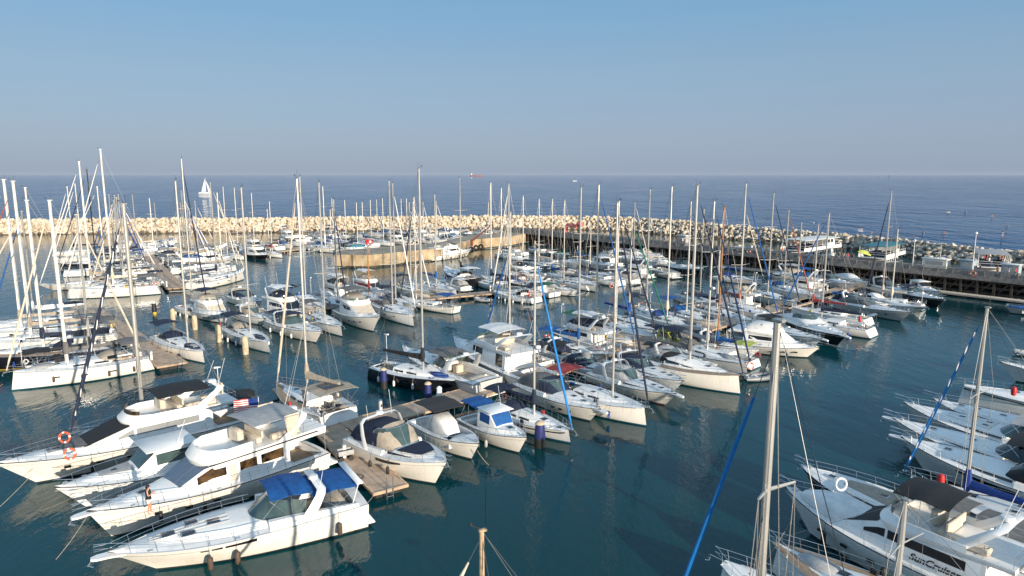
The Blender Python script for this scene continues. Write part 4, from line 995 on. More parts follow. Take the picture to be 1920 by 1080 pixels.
dD1, dD2 = G(300, 690, h), G(346, 677, h); dm = (dD1+dD2)/2; dd_ = (G(185, 605, h)-G(303, 688, h)).normalized()
pontoon('wooden pontoon at the left with a ladder, beside the dark sprayhood sailboat', dm, dm+dd_*38, (dD1-dD2).length, ped=(3.5, 12, 22), ladder=-.25)
eE = G(330, 540, h); pontoon('far left wooden pontoon ending behind the long white sailboat', eE, G(285, 490, h)+(G(285, 490, h)-eE)*.45, 3.2, ped=(2.5,))
cC1, cC2 = G(385, 592, h), G(860, 552, h); dc = (cC2-cC1).normalized()
pontoon('middle wooden pontoon between the rows, reaching the black hulled sailboat', G(470, 588, h), G(935, 547, h), 2.6, ped=(5, 15, 27, 40), )
pontoon('short wooden pontoon among the boats in front of the quay', G(1030, 538, h), G(1200, 500, h), 2.2)
pontoon('short pontoon in the far basin left of the stone quay', G(520, 472, h), G(560, 467, h), 1.5)
pontoon('metal jetty with tyres along the foot of the stone quay', G(700, 494, h), G(800, 484, h), 1.6, deckm=PALE)
pontoon('grey finger pontoon between the sailboats at the far right of the row', G(1470, 575, h), G(1590, 545, h), 2.2, deckm=PALE)
# ---- mooring piles
def pile(label, px, py, zt, r, mt, mt2=None, cap=None):
    p = G(px, py); t = thing('mooring_pile', label, 'mooring pile', (p.x, p.y, 0)); m = MB()
    m.lathe([(r*.96,-1.5),(r,.4),(r,zt*.55)], (0,0,0), 12); m.build('base', mt2 or mt, t)
    z0_ = .35 if mt2 is None or mt2 is YEL else zt*.4
    m = MB(); m.lathe([(r*1.04,z0_),(r*1.06,z0_+.1),(r*(1.03 if mt2 is None or mt2 is YEL else .85),zt-.1),(r*.8,zt)], (0,0,0), 12); m.build('sleeve', mt, t)
    m = MB(); m.lathe([(r*.95,zt),(r*.85,zt+.10),(r*.5,zt+.2),(.02,zt+.24)], (0,0,0), 12); m.build('cap', cap or mt, t); return t
PC = mat('pile_cream', (.62,.50,.33), .7, var=.15, scale=2)
pile('black mooring pile with a white cap and yellow band in open water', 290, 589, 1.7, .30, BLKP, YEL, WHITEP)
pile('cream mooring pile nearest the black one, left of the navy topped boat', 325, 604, 1.8, .32, PC)
pile('cream mooring pile between the two small sailboats in the middle pontoon', 411, 641, 2.0, .34, PC)
pile('cream mooring pile at the bow of the small sailboat with a furled sail', 461, 664, 2.0, .34, PC)
pile('cream mooring pile beside the navy topped motorboat', 366, 618, 1.8, .34, PC)
PBL = mat('pile_blue', (.014,.025,.14), .6, var=.15, scale=3)
pile('blue sleeved mooring pile at the stern of the black racing sailboat', 720, 728, 1.9, .36, PBL, BLKP, PC)
pile('blue sleeved mooring pile halfway along the black racing sailboat', 803, 757, 1.9, .36, PBL, BLKP, PC)
pile('blue mooring pile with a peeling cream top at the bow of the grey sailboat', 1012, 838, 1.9, .42, PBL, BLKP, PC)
pile('dark mooring pile by the railed walkway in the centre', 1098, 700, 2.2, .5, HGREY)
pile('white capped mooring pile behind the dark canopied boat', 824, 762, 1.7, .28, WHITEP, HLGREY)
# ================================================================ the boats, one line each (pixels of the 1920x1080 photo on the water plane)
ROW = {'N': Vector((.73,-.685,0)), 'F': Vector((-.68,.73,0)), 'Lf': Vector((-.80,-.60,0)), 'Rt': Vector((.86,.51,0)), 'RR': Vector((-.60,.80,0)), 'RM': Vector((-.52,.855,0))}
LWF = {'motor': .87, 'sail': .975, 'classic': .84}
def pos(bow=None, stern=None, row=None, L=None, k='motor', lw=None):
    f = lw or LWF[k]
    if bow and stern:
        b, s_ = G(*bow), G(*stern); d = (b-s_).normalized(); l = (b-s_).length; mxl = L or (13.8 if k == 'motor' else 14.0)
        if l > mxl*f: s_ = b-d*mxl*f; l = mxl*f
        return s_+d*l/f, s_
    d = ROW[row] if isinstance(row, str) else Vector((math.cos(R(row)), math.sin(R(row)), 0))
    if bow: b = G(*bow); s_ = b-d*L*f; return s_+d*L, s_
    s_ = G(*stern); return s_+d*L, s_
LOG = []
def S(label, bow=None, stern=None, row=None, L=None, top=None, group=None, **o):
    k = o.get('k', 'sail'); P0, P1 = pos(bow, stern, row, L, k, o.get('lw')); L_ = (P0-P1).length; H = None
    if top:
        d = (P0-P1).normalized(); c = (P0+P1)/2; best = None
        if 'mx' in o: rng = [o.pop('mx')]
        else: rng = [i/100 for i in range(-8, 21)]
        for f in rng:
            q = c+d*f*L_; r_ = ray(*top); z = CAM_H+q.y*r_.z/r_.y; e = abs(r_.x/r_.y*q.y-q.x)
            if best is None or e < best[0]: best = (e, f, z)
        o['xm'] = best[1]; H = best[2]
        if best[0] > .25:
            q = c+d*best[1]*L_; r_ = ray(*top); dx = Vector((r_.x/r_.y*q.y-q.x, 0, 0)); P0 = P0+dx; P1 = P1+dx; LOG.append((label[:40], round(L_, 1), round(H, 1), round(best[0], 2)))
    else: LOG.append((label[:40], round(L_, 1)))
    return sailboat(label, P0, P1, H, o, group)
def wrap(fn):
    def g(label, bow=None, stern=None, row=None, L=None, group=None, **o):
        P0, P1 = pos(bow, stern, row, L, o.get('k', 'motor'), o.get('lw')); LOG.append((label[:40], round((P0-P1).length, 1))); return fn(label, P0, P1, o, group)
    return g
E_, FY, PI_, OB = wrap(express), wrap(flybridge), wrap(pilot), wrap(openboat)
# ---- bottom left: motor yachts moored stern to the near pontoon
def x_near(t, hl, L, B):
    m = MB(); z = hl.z(-.4*L)+1.35; m.cbox((-.47*L, -.0*B, z), (.4, B*.8, .10), .03); m.tube([(-.47*L, B*.35, z), (-.44*L, B*.35, z-1.2)], .03, 5); m.tube([(-.47*L, -B*.35, z), (-.44*L, -B*.35, z-1.2)], .03, 5)
    m.build('boarding_gangway', W, t)
    for y in (-.10, .0, .10):
        c = MB(); c.tube([(x*L, y*B*(1-.5*(x-.06)/.3), hl.z(x*L)+lerp(.44, .20, ((x-.06)/.3)**1.6)) for x in (.06,.12,.18,.24,.30,.36)], .03, 4); c.build('deck_moulding', HLGREY, t)
    m = MB()
    for sd in (1, -1):
        for a, b in ((-.02, .10), (.11, .15), (.16, .19)):
            g = []
            for i in range(5):
                x = lerp(a, b, i/4)*L; hh = lerp(.20, .05, (x/L+.02)/.21); p = hl.side(x, .30, sd); q = hl.side(x, .30-hh if hh < .3 else .06, sd); off = Vector((0, sd*.015, 0)); g.append([p+off, q+off])
            m.loft(g)
    m.build('hull_window', GLASS, t, smooth=False)
E_('near white sports cruiser with blue canvas tops and a long pointed foredeck', bow=(300,1068), stern=(672,968), lw=.83, L=14.5, top=BLUE, aft=BLUE, arch=W, nose=1, hull=W2, rr=HLGREY, sw=0, B=4.4, fb=1.65, fs=1.65, coam=.5, pw=.035, fen=BROWNF, fx=(-.36,.06,.16), fsides=(1,-1), extra=x_near, hat=((.12,.0),(.20,-.13),(.22,.13),(.29,0)), hs=.68, hm=SOLAR, xw=-.06, wh=.95, tz=.28, tx=(-.26,-.09), ax=-.27, glass=GLASSG, rail=(-.05,.495), tip=.7, fbig=1.25)
def x_trawl(t, hl, L, B, zt):
    m = MB(); m.sheet([[(x*L, y*B*.39, zt+1.62+.12*(1-y*y)-.05*abs(math.sin(x*40))) for y in (-1,-.6,-.2,.2,.6,1)] for x in (-.37,-.34,-.31,-.28,-.25,-.22,-.19,-.16,-.13)], .03); m.build('flybridge_awning', LGREY, t)
    for sd in (1, -1): MB().loft([[(-.34*L, sd*B*.37, zt+.1), (-.30*L, sd*B*.37, zt+.1)], [(-.36*L, sd*B*.37, zt+1.7), (-.28*L, sd*B*.37, zt+1.7)]]).build('side_curtain', CREAM, t)
    m = MB()
    for sd in (1, -1): m.cbox((-.17*L, sd*B*.402, zt-.06), (.56*L, .03, .07), .01)
    m.build('dark_trim', BLKP, t)
FY('white motor yacht with tall brown side windows and a person on its foredeck', L=17, bow=(212,1008), stern=(590,868), lw=.92, nose=1, hull=W2, split=1, hh=1.75, ws=mat('blue_glass',(.10,.14,.20),.08,spec=.8), front=.22, fd=(-.50,.10), fb=2.1, fs=1.35, B=4.5, ch=.6, cq=.62, fas=.42, arch=W, ah=1.2, fen=BLKP, fx=(.12,.28), fbig=1.0, tip=.8,
   wins=[(.0,.12,.42,.86,GLASSW),(-.14,-.06,.42,.86,GLASSW),(-.27,-.16,.42,.86,GLASSW),(-.045,-.015,.05,.88,CREAM)], extra=x_trawl, fscr=0)
PI_('white cruiser with a green tinted windscreen and white hardtop between two larger yachts', bow=(165,952), stern=(480,862), hull=W, sun=LGREY, glass=GLASSG, fb=1.9, fs=1.4, B=4.1, h=1.55, plat=1)
def x_big(t, hl, L, B, zt):
    m = MB(); m.cbox((-.30*L, B*.22, zt+.75), (1.3, .7, .12), .04); m.cbox((-.36*L, B*.22, zt+1.15), (.12, .7, .9), .04); m.build('deck_lounger', CREAM, t)
FY('largest white motor yacht with black windscreen cover and black flybridge awning', L=17, bow=(72,906), stern=(470,800), hull=W2, ws=BLACK, top=BLACK, aft=BLACK, arch=W, front=.20, hh=1.6, rk=1.35, B=4.6, fb=2.1, fs=1.4, ah=1.3, tz=1.5, pad=GREY, fen=BLKP, fx=(-.1,.02,.2), fbig=1.2, fd=(-.42,.06), tx=(.25,.72), tip=.6, extra=x_big, sg=HGREY, fg=GLASSW)
rib('black covered inflatable dinghy behind the largest motor yacht', G(432,752).xy, R(200), 4.2, .1, BLKP, False, cov=BLACK)
rib('grey inflatable dinghy carried over the stern of the brown windowed yacht', G(548,836).xy, R(135), 4.4, 1.9, LGREY, True)
# ---- the big grey hulled sailboat
S('grey hulled sailboat with beige sail cover and beige hardtop, white stern with ladder', bow=(524,752), stern=(642,806), top=(556,335), hull=HGREY, stripe=ANTI, teakdeck=1, cover=BEIGE, hard=BEIGE, jib=CREAM, jr=.09, cwd=.30, B=4.3, ch=.6, boomyaw=R(-8), bh=1.5, ports=1, fb=1.75, fs=1.5, deck=DK,
  extra=lambda t, hl, L, B: recalc(MB().loft([[(-L/2-.03, y*B*.375, .12), (-L/2+.05*L-.03, y*B*.385, hl.fs-.03)] for y in (-1, -.5, 0, .5, 1)]).build('transom', W, t)))
# ---- middle pontoon, near side (bows to the lower right)
nd = [dict(bow=(815,908), stern=(682,846)), dict(bow=(883,862), stern=(790,808)), dict(bow=(972,850), stern=(880,800))]
def x_pad(t, hl, L, B):
    m = MB(); g = [[(x, y*w_, hl.z(x)+h) for y in (-1, -.5, 0, .5, 1)] for x, w_, h in ((.10*L, B*.30, .46), (.2*L, B*.25, .44), (.30*L, B*.15, .36))]; m.sheet(g, .05); m.build('foredeck_cover', NAVY, t)
E_('white cruiser with navy top, cream windscreen canvas and navy foredeck cover', **nd[0], B=4.0, fb=1.95, fs=1.5, encl=NAVY, encl2=BEIGE, arch=W, hull=W2, rr=HLGREY, sw=1, hw=1, nose=0, fen=BLKP, fx=(-.1,.1), fsides=(-1,), wh=1.3, xw=.02, hat=(), extra=x_pad, tip=.5, ports=0)
OB('white open boat with a black flat awning and white console cover', **nd[1], B=3.1, fb=1.6, fs=1.15, ttop=mat('charcoal_canvas',(.035,.035,.038),.85,var=.1,bump=.2), conc=WHITEC, hull=W2)
PI_('white cabin boat with bright blue window covers and blue aft awning', **nd[2], B=3.0, fb=1.6, fs=1.0, glass=BLUE, aft=BLUE, hull=W2, fen=LGREY, h=1.5)
S('grey sided sailboat with navy cockpit covers and blue furled headsail, beside the blue pile', bow=(1062,832), stern=(915,775), top=(1003,470), mx=.05, hull=HLGREY, jib=JBLUE, jr=.085, hood=NAVY, bim=NAVY, band=HBLACK, B=3.2, radar=1, cover=NAVY, floor=TEAK)
E_('white cruiser with navy and grey canvas enclosure and a white bow platform', bow=(1105,790), stern=(985,738), B=3.6, encl=GREY, encl2=NAVY, hull=W2, nose=1, wh=1.0, ports=1, hat=((.18,0),(.30,0)), sw=0, fs=1.3)
S('white sailboat with a red awning and a long grey boom, blue fender at its side', bow=(1212,800), stern=(1040,742), top=(1157,380), jib=NAVY, bim=REDC, B=3.9, hull=W2, fb=1.6, fs=1.3, ports=1, fen=DBLUE, mm='a', bl=6.0, wheels=1)
E_('white cruiser with clear white canvas, radar arch and dark pointed side windows', bow=(1246,760), stern=(1120,712), B=3.7, encl=LGREY, arch=W, nose=1, hull=W2, bot=ANTIR, stripe=ANTIR, sw=1, wh=.9, fen=BLKP)
S('large white deck saloon sailboat with a teal waterline stripe and black sprayhood', bow=(1388,740), stern=(1205,693), top=(1308,348), ds=1, hull=W2, stripe=HTEAL, teakdeck=1, hood=BLACK, cover=GREY, B=4.3, jib=NAVY, fb=1.9, fs=1.55, rr=HGREY, mr=.15)
S('pale grey sailboat with grey hood just behind the large deck saloon sailboat', bow=(1402,705), stern=(1245,655), top=(1340,378), hull=HLGREY, hood=GREY, bim=NAVY, cover=LGREY, jib=HNAVY, B=3.9, ports=1, radar=1)
S('small white sailboat showing its stern with an orange lifebuoy, behind the pale grey one', stern=(1418,692), row='F', L=9.5, top=(1358,387), mm='wood', hull=W, bim=LIME, B=3.1, cover=BLUE)
FY('big white flybridge cruiser with white canvas sides and dark blue fenders', bow=(1512,671), stern=(1368,650), B=4.3, cov=WHITEC, hull=W2, fen=DBLUE, aft=WHITEC, hh=1.5, ws=WHITEC)
E_('white cruiser with a dark arched hardtop and a long pointed bow platform', bow=(1520,655), stern=(1400,618), B=3.8, top=BLACK, arch=W, nose=1, hull=W, fen=DBLUE, fx=(.1,.3), wh=1.0)
E_('black hulled sports cruiser with white deck and big white canvas cover', bow=(1568,650), stern=(1450,602), B=4.2, hull=HBLACK, rr=W, cover=WHITEC, stripe=W, nose=1, sw=0, hat=((.12,-.1),(.12,.1),(.25,0)), fs=1.5)
S('white sailboat with navy and red sail cover, cockpit full of gear, stern to the channel', stern=(1640,633), row='F', L=13.0, top=(1555,400), cover=NAVY, jib=BLUE, B=3.9, hull=W2, arch=1)
S('white sailboat with a rounded stern and a red cushion on its rail', stern=(1634,612), row='F', L=12.0, top=(1535,420), cover=REDC, B=3.7, hull=W)
E_('pale grey open sports boat with a long low bow, before the blue striped motorsailer', bow=(1688,603), stern=(1575,577), B=3.5, hull=HLGREY, roof=W, encl=None and 0 or GREY, wh=.7, sw=0, ports=1)
S('motorsailer with a dark blue sheer stripe, square portholes and white wheelhouse', bow=(1712,588), stern=(1575,557), k='classic', top=(1683,430), hull=W, band=HNAVY, rr=HNAVY, B=3.9, ports=1, hood=W, cover=CREAM, mm='a')
S('small white sailboat with a round white stern beside the motorsailer bow', stern=(1748,582), row='F', L=9.0, top=(1672,358), hull=W, B=3.0, cover=CREAM, jib=NAVY)
E_('white sports boat with navy bimini and black lower hull ending the row', bow=(1755,578), stern=(1665,551), B=3.4, hull=HBLACK, rr=W, top=NAVY, nose=0, wh=.7, sw=0)
PI_('small white cabin boat with a flat white hardtop near the timber pier', bow=(1752,560), stern=(1690,543), B=3.0, h=1.3)
E_('white cruiser with an arched black canopy in front of the timber pier', bow=(1700,565), stern=(1625,540), B=3.4, encl=BLACK, arch=W, wh=.9)
E_('small white speedboat with a bare cream hull end near the pier', bow=(1620,546), stern=(1560,523), B=2.8, wh=.5, hull=W2, cover=WHITEC)
E_('white cruiser with grey radar arch below the timber pier railing', bow=(1590,548), stern=(1500,520), B=3.4, encl=BLACK, arch=W, wh=.8)
# ---- middle pontoon, beyond the near row: sailboats of the packed centre
S('black racing sailboat with a black boom cover and checkered stern mat', bow=(860,741), stern=(706,705), top=(785,317), hull=HBLACK, cover=BLACK, B=3.7, fb=1.5, fs=1.35, teakdeck=0, ports=0, hat=1, nw=2, stripe=HBLACK, mm='a', ch=.55, bl=5.6)
E_('white cruiser showing its cream cockpit and dark grey hull side, grey canvas top', stern=(915,742), row='F', L=14.5, B=4.4, hull=HLGREY, top=GREY, arch=W, seat=CREAM, xw=.0, wh=1.1, fs=1.5, fb=2.2, tx=(-.2,.02))
FY('tall white motor yacht with a white flybridge awning and louvred side windows', stern=(1012,738), row=125, L=16.5, B=5.0, top=WHITEC, arch=W, seat=CREAM, hull=HLGREY, fs=1.7, fb=2.4, fen=BLKP, fd=(-.36,.10), wins=[(-.05,.07,.45,.85,GLASS),(-.27,-.2,.15,.88,GLASS)])
rib('small tender with a pale cover on the stern of the tall white motor yacht', G(1015,722).xy, R(35), 3.4, .7, LGREY, True, cov=CREAM)
S('old cream sailboat with bright blue canvas awnings and a blue mainsail cover', bow=(1128,676), stern=(1015,652), k='classic', top=(1089,352), hull=W2, bim=BLUE, cover=BLUE, rr=HNAVY, B=3.3, jib=None, hood=BLUE, fen=WHITEP)
S('white sailboat with green bimini and blue cockpit cover behind the old cream one', bow=(1188,658), stern=(1065,622), top=(1123,347), hull=W, bim=GREEN, hood=DBLUE, jib=BLUE, B=3.7)
S('long white sailboat with black side windows, its bow just behind the blue canvas boat', bow=(1250,652), stern=(1110,608), top=(1161,377), hull=HLGREY, jib=NAVY, cover=None, B=4.0, hood=GREY)
S('white sailboat with a navy blue mainsail cover in the middle of the packed row', bow=(1296,640), stern=(1168,604), top=(1185,410), hull=W, cover=DBLUE, jib=HGREEN, B=3.7)
S('white sailboat with a royal blue sprayhood and black fenders on a pale blue side', bow=(1345,632), stern=(1225,600), top=(1260,350), hull=W, hood=DBLUE, fen=BLKP, B=3.8, cover=CREAM)
S('white sailboat with light blue hatch covers beside the tall white mast', bow=(1385,622), stern=(1268,590), top=(1296,378), hull=W2, bim=BLUE, hood=BLUE, cover=None, B=3.8, jib=NAVY)
S('white sailboat with rust red mainsail cover', bow=(1455,610), stern=(1330,575), top=(1396,345), hull=W2, cover=RUSTC, B=3.9, jib=BLUE)
S('cream sided sailboat with a grey cockpit tent', bow=(1478,590), stern=(1370,560), top=(1320,393), hull=W2, hood=GREY, bim=GREY, B=3.7, cover=None, jib=NAVY)
S('white sailboat with a navy bimini and a dark dinghy at its side', bow=(1425,620), stern=(1300,583), top=(1350,470), hull=W2, bim=NAVY, B=3.6, cover=NAVY)
S('cream sided sailboat with dark rubbing strake near the grey finger pontoon', bow=(1540,583), stern=(1428,552), top=(1451,363), hull=W2, rr=BLKP, B=3.8, jib=NAVY, cover=None)
S('white sailboat with a red stay and bright blue cockpit cover near the pier', bow=(1545,568), stern=(1455,540), top=(1479,395), hull=W2, hood=BLUE, B=3.5, jib=RUSTC, rw=.02)
S('white sailboat with orange gear on deck nearest the grey finger pontoon', bow=(1575,572), stern=(1490,548), top=(1503,418), hull=W, B=3.3, cover=None, bim=BEIGE)
S('sailboat with beige boom cover and navy awning left of the blue hooded one', bow=(1270,618), stern=(1200,585), top=(1219,357), hull=W, cover=BEIGE, bim=NAVY, B=3.5)
E_('dark green and navy topped cruiser half hidden behind the red awning sailboat', bow=(1150,712), stern=(1060,690), B=3.2, encl=NAVY, wh=.8, lod=1)
E_('white cruiser with navy tent top left of the deck saloon sailboat', bow=(1262,735), stern=(1150,690), B=3.4, encl=NAVY, wh=.8, arch=W)
PI_('lime yellow topped small boat in the centre of the packed row', bow=(1290,665), stern=(1215,640), B=2.9, aft=NAVY, roof=LIME, h=1.4)
# ---- row C: bows to the lower right
S('small white sailboat with navy sprayhood, navy foredeck cover and dark fenders', bow=(384,682), stern=(298,642), top=(329,340), hood=NAVY, bim=NAVY, foredeck=NAVY, fen=NAVY, B=3.4, hull=W2, fsides=(-1,), cover=None)
S('small white sailboat with dark fenders and a beige cockpit cover between two cream piles', bow=(506,663), stern=(420,621), top=(452,352), hood=BEIGE, bim=NAVY, B=3.3, hull=HLGREY, fen=WHITEP)
FY('white motorboat with navy flat top and cream side curtains', stern=(372,590), row='N', L=10.5, B=3.6, top=NAVY, hull=W, cov=CREAM, ws=CREAM, sg=CREAM, lod=1)
S('sailboat with beige covers hidden behind the cream curtained motorboat', stern=(345,582), row='N', L=10, top=(340,298), hull=W2, B=3.3, cover=BEIGE, jib=NAVY)
E_('white sports cruiser with navy canvas top and long swept bow, beside tall mast', bow=(592,643), stern=(492,604), B=3.8, top=NAVY, aft=NAVY, arch=W, hull=W2, nose=0, glass=GLASSG, fen=WHITEP, fsides=(-1,), tip=.6, wh=.95)
FY('white flybridge boat with a navy screened bridge behind the swept sports cruiser', stern=(505,588), row='N', L=11.0, B=3.8, hull=W, top=W, cov=NAVY, arch=None or W, sg=NAVY, lod=1)
S('small white sailboat squeezed between the swept sports cruiser and the cream screened yacht', bow=(642,632), stern=(562,592), top=(598,343), B=3.0, hull=W2, bim=GREY, cover=None)
S('white pilothouse sailboat with a row of fenders and bright blue cockpit tent', bow=(612,592), stern=(545,566), top=(560,332), B=3.4, hull=W, ds=1, hood=BLUE, bim=NAVY, fen=HGREY, cover=None)
FY('white flybridge yacht with a cream windscreen cover and dark hardtop', bow=(700,622), stern=(612,574), B=4.4, hull=W2, ws=CREAM, top=GREY, cov=None or NONSKID, seat=CREAM, rk=1.5, front=.18, arch=None or W, fb=2.3)
S('grey sailboat with a white sprayhood behind the cream screened flybridge yacht', bow=(650,590), stern=(585,558), top=(625,375), B=3.5, hull=HLGREY, hood=WHITEC, jib=NAVY, cover=None)
S('angular white sailboat with a plumb bow and charcoal cockpit tent', bow=(776,613), stern=(695,575), top=(729,340), B=3.8, hull=W, hood=GREY, bim=LGREY, nw=3, fb=1.75, fs=1.4, ports=1, cover=None)
S('white sailboat with navy cockpit tent and two dark fenders on its side', bow=(820,596), stern=(742,562), top=(736,345), B=3.6, hull=W2, hood=NAVY, bim=NAVY, fen=BLKP, cover=None, jib=ALUW)
S('white sailboat with blue canvas and wooden cockpit gear, stern to the channel', stern=(889,588), bow=(800,572), top=(776,370), B=3.2, hull=W2, bim=BLUE, k='classic', jib=NAVY, cover=BEIGE)
S('red trimmed ketch with a small radar mast in the middle row', bow=(735,575), stern=(640,545), k='classic', top=(689,455), B=3.2, hull=HRED, deck=DK, rr=W, cover=REDC, mm='wood')
S('white sailboat with a navy flat awning behind the red trimmed ketch', bow=(800,565), stern=(712,535), top=(785,400), B=3.6, hull=W2, bim=NAVY, cover=None)
S('white sailboat with beige awning beyond the navy topped one', bow=(845,560), stern=(755,530), top=(767,380), B=3.5, hull=W, bim=BEIGE, cover=None, jib=WHITEC)
S('white sailboat with a bright blue triangular sail cover near the wooden pontoon', bow=(888,560), stern=(808,536), top=(815,365), B=3.4, hull=W, cover=BLUE, jib=None)
# ---- row C far side and around the quay
S('black hulled classic sailboat with white fenders and a dark blue cockpit tent', bow=(834,524), stern=(922,552), k='classic', top=(862,335), hull=HBLACK, B=4.2, hood=NAVY, bim=WHITEC, cover=BLACK, fen=WHITEP, fb=2.6, fs=1.8, rr=HBLACK, jib=None)
S('white sailboat with rounded stern, navy cockpit cover and an orange life ring', bow=(925,556), stern=(1008,569), top=(954,345), hull=W, B=3.7, hood=NAVY, bim=NAVY, fen=WHITEP, cover=BLACK, jib=ALUW)
PI_('motorboat with a large white stern cover and dark green top beside the life ring sailboat', stern=(1040,558), row='F', L=9.0, B=3.4, aft=GREEN, roof=WHITEC)
S('white sailboat with a straight cream side and navy canvas between the short pontoons', bow=(1122,549), stern=(1040,526), top=(1089,395), hull=W2, B=3.6, bim=NAVY, hood=NAVY, cover=None)
S('white sailboat with navy boom cover and an orange buoy at its stern', stern=(1183,537), row='F', L=11.5, top=(1108,418), hull=W, B=3.6, cover=NAVY, bim=NAVY)
S('sailboat with navy tent beyond the life ring sailboat', bow=(885,534), stern=(960,548), top=(920,343), hull=W, B=3.5, hood=GREY, cover=NAVY)
E_('white sports boat with a big navy canopy in front of the green boat', bow=(1078,506), stern=(1010,488), B=3.6, encl=NAVY, hull=W, wh=1.0)
E_('white cruiser with beige seat cover beside the big navy canopy boat', bow=(1060,535), stern=(985,512), B=3.6, top=NAVY, seat=CREAM, hull=W, wh=.8, arch=W)
OB('green hulled work boat in front of the timber pier', bow=(1063,490), stern=(1035,480), B=3.6, hull=HGREEN, con=GREEN, fb=1.8)
PI_('white fishing cabin boat near the green work boat', bow=(1150,512), stern=(1085,494), B=3.5, h=1.5)
PI_('long white cabin boat with a row of square windows below the pier', bow=(1180,498), stern=(1110,482), B=3.8, h=1.6)
E_('white speedboat moored right of the long cabin boat', bow=(1225,505), stern=(1180,490), B=3.2, wh=.7)
E_('grey sided open cruiser with five white fenders along its side', stern=(1266,523), bow=(1196,509), B=3.4, hull=HLGREY, fen=WHITEP, fx=(-.2,-.05,.1,.22), fbig=1.6, wh=.6, sw=0, lod=0)
E_('black hulled cruiser with a tall white cover beside the five fender boat', bow=(1310,522), stern=(1245,502), B=4.0, hull=HBLACK, rr=W, cover=WHITEC, top=BLACK, fb=2.2, wh=1.3)
S('pale sailboat with bare boom in front of the pier, left of the brown mast', stern=(1160,545), row='F', L=10.5, top=(1059,375), hull=W, B=3.4, cover=None)
S('white sailboat with blue covers whose mast stands before the pink banner', stern=(1120,535), row='F', L=10.5, top=(1036,373), hull=W, B=3.4, cover=BLUE)
S('white sailboat left of the one with blue covers, before the quay corner', stern=(1060,515), row='F', L=10.5, top=(981,367), hull=W, B=3.4, cover=NAVY)
S('white sailboat moored under the pier with a yellow tarp on deck', stern=(1075,508), row='F', L=10.5, top=(1011,373), hull=W, B=3.4, cover=CREAM)
for i, (px, py, tx, ty, lb) in enumerate([(985,488,940,352,'sailboat moored at the quay corner below the pier start'), (1010,480,952,420,'low white sailboat behind the quay corner mast group'), (1045,478,1003,457,'small sailboat with a short mast near the pink banner'), (1120,500,1083,461,'small sailboat with a short mast near the wooden crate boat')]):
    S(lb, stern=(px,py), row='F', L=10-.6*(i > 1)*2, top=(tx,ty), hull=W, B=3.2, cover=[NAVY,None,CREAM,BLUE][i], lod=1)
FY('white motor yacht with black curved windows moored at the tyre covered quay', bow=(874,481), stern=(806,489), B=4.6, hull=W2, hh=1.7, fen=BLKP, fsides=(-1,), ws=W, sg=GLASS)
# ---- far left group
S('long white sailboat lying alone in front, low hull with two small slot windows', L=17, bow=(126,561), stern=(303,549), top=(187,280), B=4.4, hull=W2, cover=CREAM, bim=GREY, hood=BEIGE, jib=ALUW, ports=1, fb=1.9, fs=1.6, mm='w', mr=.16)
S('white sailboat with a bowsprit just behind the long front sailboat', bow=(95,545), stern=(282,527), top=(148,303), B=4.3, hull=W2, cover=BEIGE, hood=BEIGE, bim=GREY, jib=ALUW, mm='w', mr=.16, k='classic')
S('white sailboat with a cream mainsail cover in the far left row', bow=(118,520), stern=(275,510), top=(182,350), B=4.0, hull=W, cover=CREAM, jib=ALUW, mm='w')
S('black hulled sailboat with a black mast in the far left row', bow=(112,506), stern=(262,498), top=(163,318), B=4.1, hull=HBLACK, mm='blk', cover=BLACK, jib=BLACK, bim=BLACK)
S('white sailboat with dark canvas beyond the black masted one', bow=(104,494), stern=(245,488), top=(140,345), B=3.8, hull=W2, bim=NAVY, cover=None, jib=ALUW, mm='w')
S('white sailboat furthest back in the far left row', bow=(98,482), stern=(235,476), top=(125,350), B=3.8, hull=W2, cover=NAVY, jib=ALUW, mm='w')
S('white sailboat with bow to the right and navy boom cover in the far left group', bow=(458,524), stern=(352,545), top=(394,342), B=4.2, hull=W2, cover=NAVY, bim=BEIGE, jib=CREAM, ports=1, fb=1.9, mm='a')
S('white sailboat with a large beige awning behind the navy boom one', bow=(440,508), stern=(340,520), top=(407,362), B=4.0, hull=W, cover=BEIGE, bim=BEIGE, mm='w', jib=ALUW)
FY('white motor yacht with beige canopy in the far left group', bow=(430,494), stern=(345,505), B=4.2, hull=W, top=BEIGE, lod=1)
S('white sailboat with bow to the right near the red float', bow=(332,478), stern=(255,492), top=(248,365), B=3.6, hull=W2, cover=BLACK, mm='a', lod=1)
S('white sailboat with cream mast right of the black boom cover', bow=(340,466), stern=(262,477), top=(280,372), B=3.6, hull=W, cover=CREAM, mm='w', lod=1)
S('white sailboat in the far row with two close masts beside it', bow=(338,456), stern=(270,464), top=(289,380), B=3.4, hull=W, cover=None, mm='a', lod=1)
E_('white cruiser alone behind the tall white furled mast', bow=(420,470), stern=(372,478), B=3.6, lod=1, wh=.8)
for i, (bx, by, tx, ty, lb, kw) in enumerate([(420,490,418,350,'white sailboat with bare deck between the beige canopied boats', {}), (458,488,439,352,'white sailboat with fenders left of the black sided motorboat', dict(cover=NAVY)), (448,478,451,352,'small white sailboat behind the fendered one', {}), (540,484,505,378,'small white sailboat with a red sail cover at the end of the row', dict(cover=REDC)), (492,482,471,362,'sailboat with grey hood behind the black sided motorboat', dict(hood=GREY))]):
    S(lb, bow=(bx,by), row='N', L=9.2, top=(tx,ty), hull=W, B=3.0, lod=1, **kw)
FY('black sided motorboat with a white cabin and windows in the far basin', bow=(498,487), row='N', L=10, B=3.8, hull=HBLACK, rr=W, lod=1)
